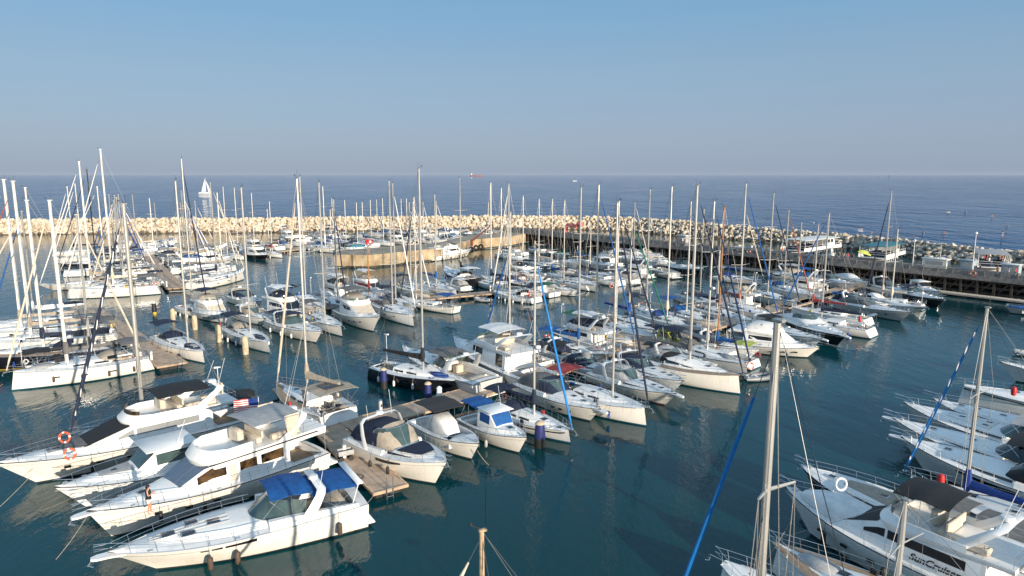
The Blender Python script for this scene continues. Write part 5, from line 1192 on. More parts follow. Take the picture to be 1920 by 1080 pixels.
# ---- left edge group
S('front white sailboat of the left edge with grey boom cover and brown fenders', L=17, bow=(22,733), stern=(283,688), top=(92,376), B=4.5, hull=W2, cover=GREY, hood=BEIGE, bim=GREY, jib=CREAM, fen=BROWNF, ports=1, fb=1.9, fs=1.5, mm='w', mr=.17, arch=1, fsides=(1,))
S('black hulled sailboat with navy boom cover and grey fenders at the left edge', L=16, bow=(-95,700), stern=(255,662), top=(50,376), B=4.8, hull=HBLACK, stripe=YEL, cover=NAVY, hood=NAVY, bim=BLACK, jib=CREAM, fen=HLGREY, mm='w', mr=.17, fsides=(1,), teakdeck=1, fb=2.0)
S('white sailboat with cream boom behind the black hulled one at the left edge', L=17, bow=(-80,672), stern=(228,640), top=(25,340), B=4.6, hull=W2, cover=BEIGE, bim=GREY, jib=RUSTC, mm='w', mr=.18, fb=2.0)
S('white sailboat with a brown boat cover at the left edge', L=17, bow=(-70,650), stern=(208,622), top=(5,337), B=4.6, hull=W2, cover=BEIGE, bim=BEIGE, mm='w', mr=.18, jib=ALUW, fb=1.9, bl=7)
S('white sailboat furthest back at the left edge with two pale booms', bow=(-40,635), stern=(190,607), top=(48,352), B=4.3, hull=W, cover=WHITEC, mm='w', mr=.13, fb=1.9)
S('sailboat hidden behind the largest motor yacht, only its mast and navy sprayhood show', bow=(142, 849), stern=(429, 777), L=14, top=(233,383), fb=1.4, fs=1.2, B=3.2, hull=W, cover=None, mm='a', mr=.16, jib=NAVY, jr=.12, spiral=1, hood=NAVY, rw=.014)
# ---- far basin behind the quay
rr_ = random.Random(5)
far = [(597,343,600,472,'white sailboat with a blue cover behind the tall twin masts', dict(cover=BLUE)), (646,375,645,462,'small sailboat left of the quay end in the far basin', {}), (668,380,672,466,'sailboat with a dark hood above the quay end', dict(hood=NAVY)),
       (694,375,700,458,'sailboat with teal canopy in the far basin', dict(bim=TEALC)), (717,372,728,462,'sailboat with a bare white mast just right of the red sign', {}), (762,372,765,458,'sailboat in the far basin left of the tallest mast', dict(cover=NAVY)),
       (800,420,805,452,'small sailboat in the far basin right of the tallest mast', {}), (843,410,840,450,'sailboat with short mast behind the flybridge yacht at the quay', dict(cover=BLUE)), (916,380,915,452,'white sailboat at the far quay beside the red crane', {}),
       (622,372,620,456,'sailboat at the left of the far basin row', dict(cover=NAVY))]
for tx, ty, px, py, lb, kw in far: S(lb, bow=(px,py), row='N', L=rr_.uniform(9,11), top=(tx,ty), mx=0, hull=W, B=3.3, lod=1, **kw)
S('white schooner hull lying behind the end of the stone quay', bow=(688,468), stern=(640,476), B=3.6, hull=W2, lod=1, k='classic', top=(660,450), cover=NAVY)
S('white hulled boat with a tall white sail cover left of the quay end', bow=(632,475), stern=(580,468), B=3.6, hull=W2, lod=1, top=(605,350), cover=WHITEC, ch=1.4)
fb_ = [(E_,'white motorboat with navy cover in the far basin, left end of the row',560,462,dict(cover=NAVY)), (FY,'white flybridge boat in the far basin with a blue sail beside it',590,458,{}), (E_,'small white cruiser with teal cover above the quay end',705,470,dict(encl=TEALC)),
      (E_,'white cruiser with dark canopy in the far basin centre',735,452,dict(encl=BLACK)), (PI_,'white cabin boat with a cream roof above the quay',760,466,dict(roof=CREAM)), (E_,'small speedboat with navy canvas in the far basin behind the quay',785,450,dict(encl=NAVY)),
      (FY,'white flybridge boat near the far breakwater behind the quay',812,447,{}), (E_,'white cruiser with blue canvas in the far basin beside the crane',865,449,dict(encl=BLUE)), (FY,'white boat with black awning beside the red crane',890,447,dict(top=BLACK)),
      (PI_,'tiny white cabin boat near the breakwater left of the quay',655,449,{}), (E_,'white speedboat with grey cover near the breakwater',683,448,dict(cover=GREY)), (E_,'white boat with beige cover near the breakwater behind the red sign',712,447,dict(cover=BEIGE)),
      (E_,'white motorboat close under the breakwater in the far basin',840,441,{}), (PI_,'small blue topped cabin boat close under the breakwater',860,440,dict(aft=BLUE))]
for fn, lb, px, py, kw in fb_: fn(lb, bow=(px,py), row=rr_.choice(['N', 20, 200]), L=rr_.uniform(7.5,10.5), lod=1, **kw)
# ---- right foreground (bows to the upper left)
E_('first white cruiser from the top at the right edge, only its bow in view', bow=(1905,716), row=150, L=12, B=4.0, lod=0, fb=1.9)
S('white sailboat hull with a dark stripe and red life vest bag at the right edge', bow=(1795,757), row=150, L=14.0, B=4.2, hull=W, band=HBLACK, fb=1.9, hood=NAVY)
E_('white cruiser with a tall bow rail, second motorboat down the right edge', bow=(1785,800), row='RR', L=13, B=4.7, hull=W, fb=2.0, fs=1.4, top=GREY, tip=.8)
E_('white cruiser with a white foredeck cushion at the right edge', bow=(1736,812), row=128, L=14.5, B=4.9, hull=W, sun=WHITEC, fb=2.1, fs=1.4, top=LGREY, tip=.8, glass=GLASSG, hat=((.08,-.08),(.08,.1),(.2,0)))
E_('white cruiser with a turquoise stripe board on deck and grey tinted windscreen', bow=(1718,846), row=128, L=14.5, B=4.8, hull=W, nose=1, fb=2.1, fs=1.4, tip=.8, top=BLACK, glass=GLASS, hat=((.12,0),(.30,0)))
E_('white cruiser with a black torn canopy and a round black deck hatch at the right', bow=(1735,885), row=130, L=14.0, B=4.8, hull=W, nose=1, fb=2.1, fs=1.4, tip=.8, top=BLACK, glass=GLASS, encl=None or BLACK, hat=((.28,0),), hw=1)
S('white sailboat with a royal blue boom cover and blue white spiral headsail at the right', bow=(1697,930), row=126, L=12.5, B=3.9, top=(1847,577), hull=HLGREY, rr=HBLACK, cover=DBLUE, jib=JBLUE, jr=.085, spiral=1, bh=.5, rw=.014, ch=.5, fb=1.5, mr=.12, bl=6.2, mm='a')
E_('white sports boat with a teak striped foredeck, round hatches and black lower hull', bow=(1545,945), row=126, L=13.5, B=4.2, hull=HBLACK, rr=W, sun=BEIGE, fb=2.0, fs=1.4, tip=.5, glass=GLASSW, top=GREY, hat=((.34,0),(.10,0)), aft=GREY)
def x_sun(t, hl, L, B, zt):
    m = MB(); m.loft([arc(x, B*w_, hl.z(x)+.1, h, 9, 3) for x, w_, h in ((.15*L,.3,.75),(.24*L,.28,.85),(.34*L,.19,.7),(.41*L,.10,.3))]); m.build('foredeck_cover', WHITEC, t)
    m = MB(); m.cbox((-.45*L, 0, zt+.4), (.5, B*.5, .6), .04); m.build('wicker_crate', mat('wicker', (.45,.24,.08), .8, var=.2, scale=8), t)
    cu = bpy.data.curves.new('txt', 'FONT'); cu.body = 'SunCruiser'; cu.size = .5; cu.extrude = .01; cu.shear = .3; cu.offset = .012
    to = bpy.data.objects.new('txt', cu); dg = bpy.context.evaluated_depsgraph_get(); col.objects.link(to); dg.update()
    me = bpy.data.meshes.new_from_object(to.evaluated_get(dg)); bpy.data.objects.remove(to); me.materials.clear(); me.materials.append(BLKP)
    o = bpy.data.objects.new('lettering', me); col.objects.link(o); o.parent = t
    p = hl.side(-.08*L, -.40, 1); o.location = (-.065*L, B*.392+.02, hl.z(-.1*L)+.28); o.rotation_euler = (R(90), 0, R(180))
FY('white flybridge yacht with black bimini and black window covers, lettering on its side', bow=(1520,1003), row=127, L=13.8, B=4.3, hull=W, ws=BLACK, top=BLACK, arch=W, hh=1.6, fb=2.3, fs=1.6, fen=BLKP, fx=(.25,.0), fbig=1.2, tip=.5, extra=x_sun, fd=(-.38,.08), tx=(.45,.86), front=.22, rk=1.1, ports=1, sg=BLACK)
S('white hull with a teak foredeck and round hatch at the bottom right edge', bow=(1522,1075), row=127, L=12.5, B=4.0, hull=W, teakdeck=1, roof=W, fb=1.8, fs=1.4, top=(1697,937), mx=-.02, mr=.15, mm='a')
S('sailboat of which only the bow rail shows at the bottom beside the tallest near mast', bow=(1345,1105), row=127, L=13.0, B=4.0, hull=W, fb=1.7, top=None)

# ---- further boats that close the packed rows, wherever a berth is still free
def free(c, d, L, B):
    for c2, d2, L2, B2 in PL:
        if (c-c2).length > (L+L2)/2: continue
        for i in range(5):
            p = c+d*L*(i/4-.5)*.8
            for j in range(5):
                if (p-(c2+d2*L2*(j/4-.5)*.8)).length < (B+B2)/2*.80: return False
    return True
rf = random.Random(21)
CN = {'navy': NAVY, 'black': BLACK, 'beige': BEIGE, 'grey': GREY, 'bright blue': BLUE, 'cream': CREAM, 'royal blue': DBLUE, 'white': WHITEC, 'pale grey': LGREY, 'green': GREEN}
CW = ['white', 'cream', 'beige', 'pale grey', 'white', 'cream', 'grey', 'navy', 'bright blue', 'royal blue', 'black', 'navy', 'pale grey']
used_l = set(); NF = [0]
def filler(c, d, where, lod=1, mast=.6, tall=(13, 17)):
    sail = rf.random() < mast; L = rf.uniform(9.5, 12.5) if sail else rf.uniform(8.5, 11.5); B = L*.31
    if not free(c, d, L, B): return False
    for _ in range(40):
        a, b = rf.choice(CW), rf.choice(CW)
        lb = ('sailboat with %s cover and %s awning, %s' if sail else 'cruiser with %s canvas and %s top, %s') % (a, b, where)
        if lb not in used_l: break
    used_l.add(lb); P0, P1 = c+d*L/2, c-d*L/2; NF[0] += 1; hu = rf.choice([W, W, W2, W2, W, HLGREY])
    if sail: sailboat(lb, P0, P1, rf.uniform(*tall), dict(cover=CN[a], bim=CN[b], hull=hu, lod=lod, B=B, jib=rf.choice([NAVY, BLUE, WHITEC, CREAM, DBLUE]), hood=rf.choice([NAVY, GREY, BEIGE, CN[a]])), None)
    elif rf.random() < .35: flybridge(lb, P0, P1, dict(cov=CN[a], top=CN[b], hull=W, lod=lod, B=B, arch=W))
    else: express(lb, P0, P1, dict(encl=CN[a], aft=CN[b], hull=W, lod=lod, B=B, arch=W, wh=.85))
    return True
def row(A, Bp, side, where, step=1.2, gap=1.6, L=11, **k):
    A = Vector((A.x, A.y, 0)); Bp = Vector((Bp.x, Bp.y, 0)); u = (Bp-A).normalized(); n_ = side; s = 0
    while s < (Bp-A).length:
        if filler(A+u*s+n_*(gap+L/2), (n_ if rf.random() < .75 else -n_), where, **k): s += 3.0
        s += step
N_, F_ = ROW['N'], ROW['F']
row(eC+dB*22, G(1600, 545), N_, 'near side of long pontoon', mast=.45)
row(eC+dB*18, G(1600, 545), F_, 'far side of long pontoon', mast=.6)
row(G(440, 592), G(935, 547), N_, 'second row', mast=.5)
row(G(500, 585), G(900, 549), F_, 'behind the second row', mast=.5)
row(G(985, 545), G(1215, 495), N_, 'at short central pontoon', mast=.5)
row(G(985, 545), G(1215, 495), F_, 'between short pontoon and pier', mast=.5)
row(G(960, 505), G(1200, 478), N_, 'close under the pier', mast=.4)
row(G(1290, 520), G(1560, 545), N_, 'near the floating landing', mast=.3)
eE2 = G(285, 490); row(eE, eE2+(eE2-eE)*.45, ROW['Lf'], 'left of far left pontoon', mast=.7)
row(eE, eE2+(eE2-eE)*.45, ROW['Rt'], 'right of far left pontoon', mast=.6)
row(G(560, 462), G(920, 446), N_, 'far basin behind the quay', mast=.55, tall=(11, 15))
row(G(560, 452), G(900, 440), F_, 'furthest row under the breakwater', mast=.4, tall=(9, 13))
row(G(340, 470), G(520, 462), N_, 'far basin at left', mast=.5, tall=(11, 15))
row(dm+dd_*6, dm+dd_*36, ROW['Lf'], 'left edge pontoon', mast=.8)
# ================================================================ masts of boats lying below the frame, tour boats, people, small things
def nearmast(label, topx, topy, D, L, hd, **o):
    """sailboat whose hull lies under the frame; its mast stands D metres ahead of the camera"""
    r_ = ray(topx, topy); X = r_.x/r_.y*D; H = CAM_H+D*r_.z/r_.y; d = Vector((math.cos(R(hd)), math.sin(R(hd)), 0)); c = Vector((X, D, 0))-d*.05*L
    o['xm'] = .05; return sailboat(label, c+d*L/2, c-d*L/2, H, o)
nearmast('sailboat with the thick cream mast and blue furled headsail in the right foreground', 1458, 603, 14.0, 11.5, 127, B=3.8, mr=.10, mm='a', jib=JBLUE, sw=.42, jr=.065, rw=.012, lv=[14.2, 10.5], cover=NAVY)
nearmast('wooden masted sailboat of which only the masthead shows at the bottom centre', 903, 996, 19.5, 11, 200, B=3.4, mr=.10, mm='pw', k='classic', jib=CREAM, jr=.10, rw=.014, cover=CREAM, ant=1.6)
# ---- people
def person_mesh(name, joints, bones, skin_parts):
    pass
def skin_mesh(verts, edges, rad, sub=1):
    me = bpy.data.meshes.new('b'); me.from_pydata(verts, edges, []); o = bpy.data.objects.new('b', me); col.objects.link(o)
    md = o.modifiers.new('s', 'SKIN'); sd_ = me.skin_vertices[0].data
    for i, r in enumerate(rad): sd_[i].radius = r if isinstance(r, tuple) else (r, r); sd_[i].use_root = (i == 0)
    if sub: s2 = o.modifiers.new('u', 'SUBSURF'); s2.levels = sub; s2.render_levels = sub
    dg = bpy.context.evaluated_depsgraph_get(); dg.update(); m2 = bpy.data.meshes.new_from_object(o.evaluated_get(dg)); bpy.data.objects.remove(o); return m2
def person(label, loc, rz, shirt, pants, skin=SKIN, hair=HAIR, pose='stand', long_hair=False, short=True, h=1.70, group=None, hands=False, bare=False):
    s = h/1.72
    t = thing('person', label, 'person', loc, rz, group)
    if pose == 'sit':
        hip = .50; V = [(0,0,hip),(0,0,hip+.18),(0,0,hip+.42),(0,0,hip+.54),(.01,0,hip+.62),(.02,0,hip+.74),(.01,0,hip+.86)]
        legs = lambda y: [(.02,y*.10,hip-.01),(.42,y*.12,hip+.02),(.46,y*.12,.10),(.60,y*.13,.04)]
    else:
        V = [(0,0,.92),(0,0,1.10),(0,0,1.33),(0,0,1.43),(.01,0,1.50),(.03,0,1.60),(.02,0,1.70)]
        k = .10 if pose == 'walk' else .03
        legs = lambda y: [(0,y*.095,.86),(.03+k*y,y*.105,.48),(-.02+k*1.5*y,y*.11,.09),(.14+k*1.5*y,y*.12,.03)]
    Rr = [(.135,.16),(.115,.135),(.125,.175),(.08,.13),.052,.088,.06]; E = [(i, i+1) for i in range(6)]
    zt = V[3][2]
    for y in (1, -1):
        b = len(V); V += legs(y); Rr += [.088,.058,.038,.032]; E += [(0, b), (b, b+1), (b+1, b+2), (b+2, b+3)]
        b = len(V)
        if pose == 'phone' : V += [(0,y*.18,zt-.03),(.05,y*.24,zt-.28),(.24,y*.14,zt-.18),(.30,y*.10,zt-.15)]
        else: V += [(0,y*.18,zt-.03),(-.02,y*.25,zt-.30),(.08,y*.26,zt-.52),(.11,y*.25,zt-.60)]
        Rr += [.052,.040,.028,.024]; E += [(3, b), (b, b+1), (b+1, b+2), (b+2, b+3)]
    me = skin_mesh([tuple(c*s for c in v) for v in V], E, [tuple(q*s for q in r) if isinstance(r, tuple) else r*s for r in Rr], 1)
    # clothes are the skin of the same body, region by region
    me.materials.clear(); me.materials.append(skin)
    for p in me.polygons: p.use_smooth = True
    o = bpy.data.objects.new('body', me); col.objects.link(o); o.parent = t
    hz = V[0][2]; 
    m = MB(); m.loft([[(x*s, y*s, z*s) for x, y, z in [(.0+a*math.cos(q), b_*math.sin(q), zz_) for q in [2*math.pi*i/12 for i in range(12)]]] for a, b_, zz_ in ((.15,.185,hz-.02),(.135,.16,hz+.14),(.15,.20,hz+.40),(.12,.185,hz+.50),(.075,.09,hz+.55))], closed=True, cap=False); m.build('shirt', shirt, t, ang=60)
    m = MB(); m.loft([[(x*s, y*s, z*s) for x, y, z in [(.0+a*math.cos(q), b_*math.sin(q), zz_) for q in [2*math.pi*i/12 for i in range(12)]]] for a, b_, zz_ in ((.135,.17,hz+.06),(.155,.195,hz-.06),(.14,.19,hz-.12))], closed=True)
    L_ = legs(1)
    for y in (1, -1):
        a, b_, c_ = [Vector(p)*s for p in legs(y)[:3]]; e_ = a.lerp(b_, .45) if short else c_
        m.tube([a, a.lerp(b_, .4)] if short else [a, b_, e_], [.105*s, .098*s] if short else [.105*s, .08*s, .065*s], 8)
    m.build('shorts' if short else 'trousers', pants, t, ang=60)
    hd = Vector(V[5])*s; m = MB(); c = hd+Vector((-.02, 0, .035))*s
    m.lathe([(.02,.10),(.07,.085),(.098,.04),(.104,-.01),(.09,-.05)][::-1], c, 10)
    if long_hair: m.lathe([(.05,-.22),(.075,-.12),(.09,0),(.07,.06)], c+Vector((-.045,0,-.02)), 8)
    m.build('hair', hair, t, ang=60)
    if hands:
        f = MB()
        for y in (1, -1): f.lathe([(.004,-.012),(.012,0),(.004,.012)], hd+Vector((.083, y*.032, .005)), 6)
        f.tube([hd+Vector((.085,0,.0)), hd+Vector((.108,0,-.025)), hd+Vector((.088,0,-.03))], .012, 5); f.build('face', skin, t)
        g = MB()
        for y in (1, -1):
            w_ = Vector(V[-1] if y < 0 else V[-9])*s
            for k in range(4): g.tube([w_+Vector((.0,(k-1.5)*.018,-.01)), w_+Vector((.045,(k-1.5)*.021,-.02)), w_+Vector((.075-.006*abs(k-1),(k-1.5)*.02,-.05))], [.011,.010,.007], 5)
            g.tube([w_+Vector((0,-y*.03,-.01)), w_+Vector((.03,-y*.055,-.02)), w_+Vector((.05,-y*.06,-.04))], [.012,.010,.008], 5)
        g.build('fingers', skin, t)
    return t
BLKT = mat('black_cloth', (.015,.015,.018), .9, var=.2, scale=6)
CLO = {'w': mat('white_cloth', (.75,.74,.72), .9), 'r': mat('red_cloth', (.45,.04,.06), .9), 'b': mat('blue_cloth', (.05,.10,.28), .9), 'k': BLKT, 'g': mat('grey_cloth', (.2,.2,.2), .9), 'o': mat('orange_cloth', (.6,.22,.08), .9)}
pp = G(281, 961, 2.3)
person('dark haired person in a black top and white shorts standing on a yacht foredeck', (pp.x, pp.y, 2.22), R(15), BLKT, CLO['w'], pose='phone', h=1.72, long_hair=True, hands=True)
# ---- double deck tour boats behind the pier
def tourboat(label, c, hd, L, B, roofm, sides, people=(), roof=True, house=True):
    t = thing('tour_boat', label, 'tour boat', (c.x, c.y, 0), hd); hl = Hull(L, B, 2.3, 1.7, 'motor'); hl.build(t, W, HNAVY, ANTI); hl.deck(t, DK2, None); hl.rubrail(t, BLKP, .06)
    z = 1.9
    hs = House([(-.30*L, B*.36, B*.36, z, z+2.3), (.18*L, B*.36, B*.35, z, z+2.3), (.30*L, B*.27, B*.22, z, z+2.1), (.34*L, B*.22, B*.18, z, z+.9)], .04); ho = hs.build('saloon', W, t)
    for i in range(7): hs.window(ho, GLASS, (((-.28+i*.075)*L, .48, .82), ((-.28+i*.075+.055)*L, .48, .82)), n=1)
    m = MB(); m.cbox((-.04*L, 0, z+2.42), (.78*L, B*.92, .16), .05); m.build('upper_deck', W, t)
    for sd in (1, -1): MB().cbox((-.04*L, sd*B*.45, z+2.75), (.78*L, .06, .6), .02).build('bulwark', sides, t)
    m = MB()
    for hh in (3.1, 3.5):
        m.tube([(-.42*L, B*.45, z+hh), (.34*L, B*.45, z+hh)], .03, 4); m.tube([(-.42*L, -B*.45, z+hh), (.34*L, -B*.45, z+hh)], .03, 4); m.tube([(-.42*L, B*.45, z+hh), (-.42*L, -B*.45, z+hh)], .03, 4)
    for i in range(9):
        for sd in (1, -1): m.tube([(lerp(-.42, .34, i/8)*L, sd*B*.45, z+2.5), (lerp(-.42, .34, i/8)*L, sd*B*.45, z+3.5)], .03, 4)
    m.build('railing', WHITEP, t)
    if house:
        h2 = House([(.10*L, B*.34, B*.32, z+2.5, z+4.7), (.26*L, B*.32, B*.30, z+2.5, z+4.7), (.31*L, B*.28, B*.26, z+2.5, z+3.6)], .05); w2 = h2.build('wheelhouse', W, t)
        for a, b in ((.115, .17), (.185, .24)): h2.window(w2, GLASS, ((a*L, .5, .85), (b*L, .5, .85)), n=1)
        h2.top(w2, GLASS, .265*L, .305*L, .9, .9)
    if roof:
        m = MB(); m.sheet([[(x*L, y*B*.46, z+4.75+.12*(1-y*y)) for y in (-1, -.5, 0, .5, 1)] for x in (-.42, -.2, 0, .2, .30)], .08); m.build('awning', roofm, t)
        for x in (-.41, -.24, -.06, .1):
            for sd in (1, -1): MB().tube([(x*L, sd*B*.44, z+2.5), (x*L, sd*B*.44, z+4.75)], .05, 5).build('awning_post', WHITEP, t)
    for i in range(5):
        for sd in (1, -1): MB().cbox((lerp(-.36, .02, i/4)*L, sd*B*.2, z+2.75), (.5, B*.26, .45), .05).cbox((lerp(-.36, .02, i/4)*L-.22, sd*B*.2, z+3.1), (.08, B*.26, .5), .03).build('bench', sides if sides != W else NAVY, t)
    m = MB(); m.tube([(L/2-.2, 0, 2.3), (L/2-.2, 0, 3.3)], .03, 4); m.tube([(L/2-2, B*.3, 2.9), (L/2-.2, 0, 3.3), (L/2-2, -B*.3, 2.9)], .03, 4); m.build('bow_rail', STEEL, t)
    return t
def behind_pier(px, back): 
    q = pier_pt(px, off=PW+back); return Vector((q.x, q.y, 0))
tb1 = tourboat('double deck white tour boat with a pale roof, left of the three behind the pier', behind_pier(1525, 7.5), R(38), 21, 6.2, WHITEC, W)
tb2 = tourboat('white tour boat with a teal awning on its top deck', behind_pier(1655, 5.5), R(45), 17, 5.6, TEALC, W)
tb3 = tourboat('white tour boat crowded with passengers under a pale slatted awning', behind_pier(1858, 5.5), R(60), 14, 5.4, LGREY, W, house=False)
def on(t, x, y, z):
    a = t.rotation_euler.z; return (t.location.x+x*math.cos(a)-y*math.sin(a), t.location.y+x*math.sin(a)+y*math.cos(a), z)
cl = list(CLO.items()); rp = random.Random(3)
pos3 = [(-4.2,-1.6),(-3.0,-1.5),(-1.6,-1.9),(-.4,-1.2),(.8,-1.8),(2.0,-1.4),(-3.6,.6),(-2.0,.9),(0,.7),(1.6,.9),(2.9,0)]
cn = {'w': 'white', 'r': 'red', 'b': 'blue', 'k': 'black', 'g': 'grey', 'o': 'orange'}
proto = {}
def crowd(kind, loc, rz, label, group):
    if kind not in proto:
        proto[kind] = person(label, loc, rz, CLO[kind[0]], CLO[kind[1]], pose={'s': 'stand', 'w': 'walk', 't': 'sit'}[kind[2]], group=group); return proto[kind]
    p = copy_tree(proto[kind]); p.location = loc; p.rotation_euler = (0, 0, rz); tag(p, label, 'person', group); return p
for i, (x, y) in enumerate(pos3):
    k = rp.choice(['rks','wbs','kbs','obs','bks','rbs'])
    crowd(k, on(tb3, x, y, 4.45), rp.uniform(0, 6.28), 'passenger in a %s top %s of the crowded tour boat' % (cn[k[0]], ['at the left rear','near the left rail','in the front left','by the front rail','at the centre rail','right of centre by the rail','at the back left','at the back','in the back middle','at the back right','at the right end'][i]), 'passengers on the crowded tour boat')
for i, (px, off, k, ac) in enumerate([(1408,3,'wks','leaning near the dark boats'),(1420,4,'kbs','next to a walker'),(1560,2.2,'wbw','beside the left tour boat'),(1572,3.0,'kgs','in the group by the left tour boat'),(1580,2.5,'wks','right of the group by left tour boat'),(1590,3.2,'rbs','near the bicycles'),(1597,2.4,'kgw','walking towards the teal tour boat'),(1838,3,'kbs','near the blue tables'),(1872,3,'okw','by the crowded tour boat'),(1905,3,'rks','at the right end'),(1888,2.5,'wbs','beside the right tour boat kiosk'),(1245,4,'bks','by the dinghy'),(1280,4,'wks','left part'),(1468,3,'obs','beside the blue benches')]):
    q = pier_pt(px, off=off); crowd(k, (q.x, q.y, PZ), rp.uniform(0, 6.28), 'person in a %s top on the pier, %s' % (cn[k[0]], ac), 'people on the pier')
# ---- pier furniture
def kiosk(label, px, off, w, d, h, mt, mr=None):
    q = pier_pt(px, off=off); t = thing('kiosk', label, 'kiosk', q, ang); m = MB(); m.cbox((0,0,h/2), (w,d,h), .05); m.build('wall', mt, t); m = MB(); m.cbox((0,0,h+.06), (w+.3,d+.3,.12), .04); m.build('roof', mr or mt, t)
    m = MB(); m.box((0,-d/2-.01,h*.58), (w*.7,.04,h*.4)); m.build('window', LGREY, t, smooth=False); return t
kiosk('long low white kiosk with pale windows on the pier between two tour boats', 1752, 5.5, 4.2, 1.8, 1.7, W2)
kiosk('white kiosk with a flat roof on the pier behind the tall wooden mast', 1283, 5.0, 2.6, 2.0, 2.2, LGREY, WHITEP)
kiosk('pale blue kiosk on the pier in front of the crowded tour boat', 1815, 5.5, 2.2, 1.6, 1.9, mat('pale_blue_paint', (.35,.42,.45), .6))
kiosk('light kiosk behind the glass screens at the right end of the pier', 1893, 5.5, 2.6, 1.6, 1.8, mat('pale_blue_paint', (.35,.42,.45), .6), WHITEP)
BLUEP = mat('blue_plastic', (.05,.16,.42), .5)
def table(label, px, off):
    q = pier_pt(px, off=off); t = thing('picnic_table', label, 'table', q, ang+.1); m = MB(); m.cbox((0,0,.74), (1.6,.8,.06), .02); m.build('tabletop', BLUEP, t)
    for y in (-.7, .7): m = MB(); m.cbox((0,y,.44), (1.6,.28,.05), .02); m.build('seat', BLUEP, t)
    for x in (-.6, .6): m = MB(); m.box((x,0,.36), (.08,1.2,.08)); m.box((x,0,.36), (.08,.08,.74)); m.build('leg', STEEL, t, smooth=False)
for px, lb in ((1443,'blue picnic table on the pier left of the first tour boat'), (1465,'second blue picnic table on the pier left of the first tour boat'), (1532,'blue picnic table beside the people on the pier'), (1662,'blue picnic table below the teal awning tour boat'), (1800,'blue picnic table left of the crowded tour boat'), (1812,'blue picnic table nearest the pale blue kiosk')): table(lb, px, 2.2)
def lamp(label, px, off=.6, h=4.0, globe=True):
    q = pier_pt(px, off=off); t = thing('street_lamp', label, 'street lamp', q); m = MB(); m.tube([(0,0,0), (0,0,h)], [.07,.05], 6); m.build('pole', WHITEP, t); m = MB(); m.lathe([(.05,0),(.2,.1),(.24,.25),(.18,.4),(.03,.47)], (0,0,h), 10); m.build('lamp_globe', WHITEP, t)
lamp('tall lamp post with a white globe, left of the crowded tour boat', 1822, h=7.0); lamp('lamp post on the pier right of the teal awning tour boat', 1710, h=5.0); lamp('lamp post on the pier in front of the left tour boat', 1500, h=4.5); lamp('lamp post on the pier beside the white fishing boat', 1185, h=4.0)
def lifering_post(label, px, mt=ORANGE):
    q = pier_pt(px, off=-.25); o = ring('life_ring', label, (q.x, q.y, PZ+.35), mt, .38, ang); return o
lifering_post('orange life ring hung on the outside of the pier fascia at the right', 1825); 
lifering_post('orange life ring hung on the pier fascia above the floating landing', 1404)
def bicycle(label, loc, rz, mt):
    t = thing('bicycle', label, 'bicycle', loc, rz)
    for x in (-.52, .52):
        m = MB(); m.tube([(x+.33*math.cos(a), 0, .34+.33*math.sin(a)) for a in [2*math.pi*i/16 for i in range(16)]], .02, 4, closed=True)
        for a in range(4): m.tube([(x, 0, .34), (x+.33*math.cos(a*1.57+.4), 0, .34+.33*math.sin(a*1.57+.4))], .006, 3)
        m.build('wheel', BLKP, t)
    m = MB(); 
    for a, b in (((-.52,0,.34),(-.15,0,.75)), ((-.52,0,.34),(-.1,0,.32)), ((-.1,0,.32),(-.15,0,.8)), ((-.15,0,.75),(.35,0,.8)), ((-.1,0,.32),(.35,0,.75)), ((.35,0,.85),(.52,0,.34))): m.tube([a, b], .02, 5)
    m.build('frame', mt, t); m = MB(); m.cbox((-.17,0,.86), (.26,.14,.06), .02); m.build('saddle', BLKP, t); m = MB(); m.tube([(.3,-.25,1.0),(.34,0,.98),(.3,.25,1.0)], .018, 5); m.tube([(.35,0,.85),(.34,0,.98)], .018, 5); m.build('handlebar', BLKP, t)
q = pier_pt(1565, off=1.6); bicycle('bicycle leaning by the pier railing near the left tour boat', q, ang, REDP)
q = pier_pt(1885, off=.5); bicycle('bicycle against the pier railing at the right end', q, ang, STEEL)
q = G(530, 800, 2.4); bicycle('folded bicycle lying on the grey dinghy behind the brown windowed yacht', (q.x, q.y, 2.5), R(40), STEEL)
# kite / lime bag hanging, banner, sign, crane, life rings, flag
q = pier_pt(1618, off=.2); m = MB(); m.loft([arc(x, .55*w_, q.z+2.0-x*.3, h, 7, 2.2) for x, w_, h in ((-1.2,.4,.2),(-.5,1,.7),(.4,1,.8),(1.3,.5,.3))]); o = m.build('sun_shade', LIME); o.location = (q.x, q.y, 0); tag(o, 'small lime green shade above the pier railing', 'sun shade')
PINK = mat('pink_fabric', (.75,.16,.15), .6, var=.2, scale=1.2); q = pier_pt(1072, off=2); q2 = pier_pt(1088, off=4)
t = thing('inflatable_arch', 'pink red inflatable arch standing at the far end of the pier', 'inflatable arch', q, ang); m = MB(); m.tube([(-2.4,0,0),(-2.6,0,1.4),(-1.6,0,2.6),(.2,0,2.9),(2.0,0,2.4),(2.6,0,3.3),(4.2,0,3.2)], [.45,.55,.6,.6,.55,.6,.5], 9); m.build('tube', PINK, t)
p = G(690, 503, 0); t = thing('harbour_sign', 'red and white number sign on a pole at the stone quay end', 'sign', (p.x+.2, p.y+1.2, 3.3)); m = MB(); m.tube([(0,0,0),(0,0,3.2)], .05, 6); m.build('pole', STEEL, t)
m = MB(); m.cbox((0,-.05,2.6), (1.5,.08,1.1), .02); m.cm = 1; m.cbox((.28,-.11,2.6), (.5,.06,.55), .02); m.build('board', [REDP, WHITEP], t)
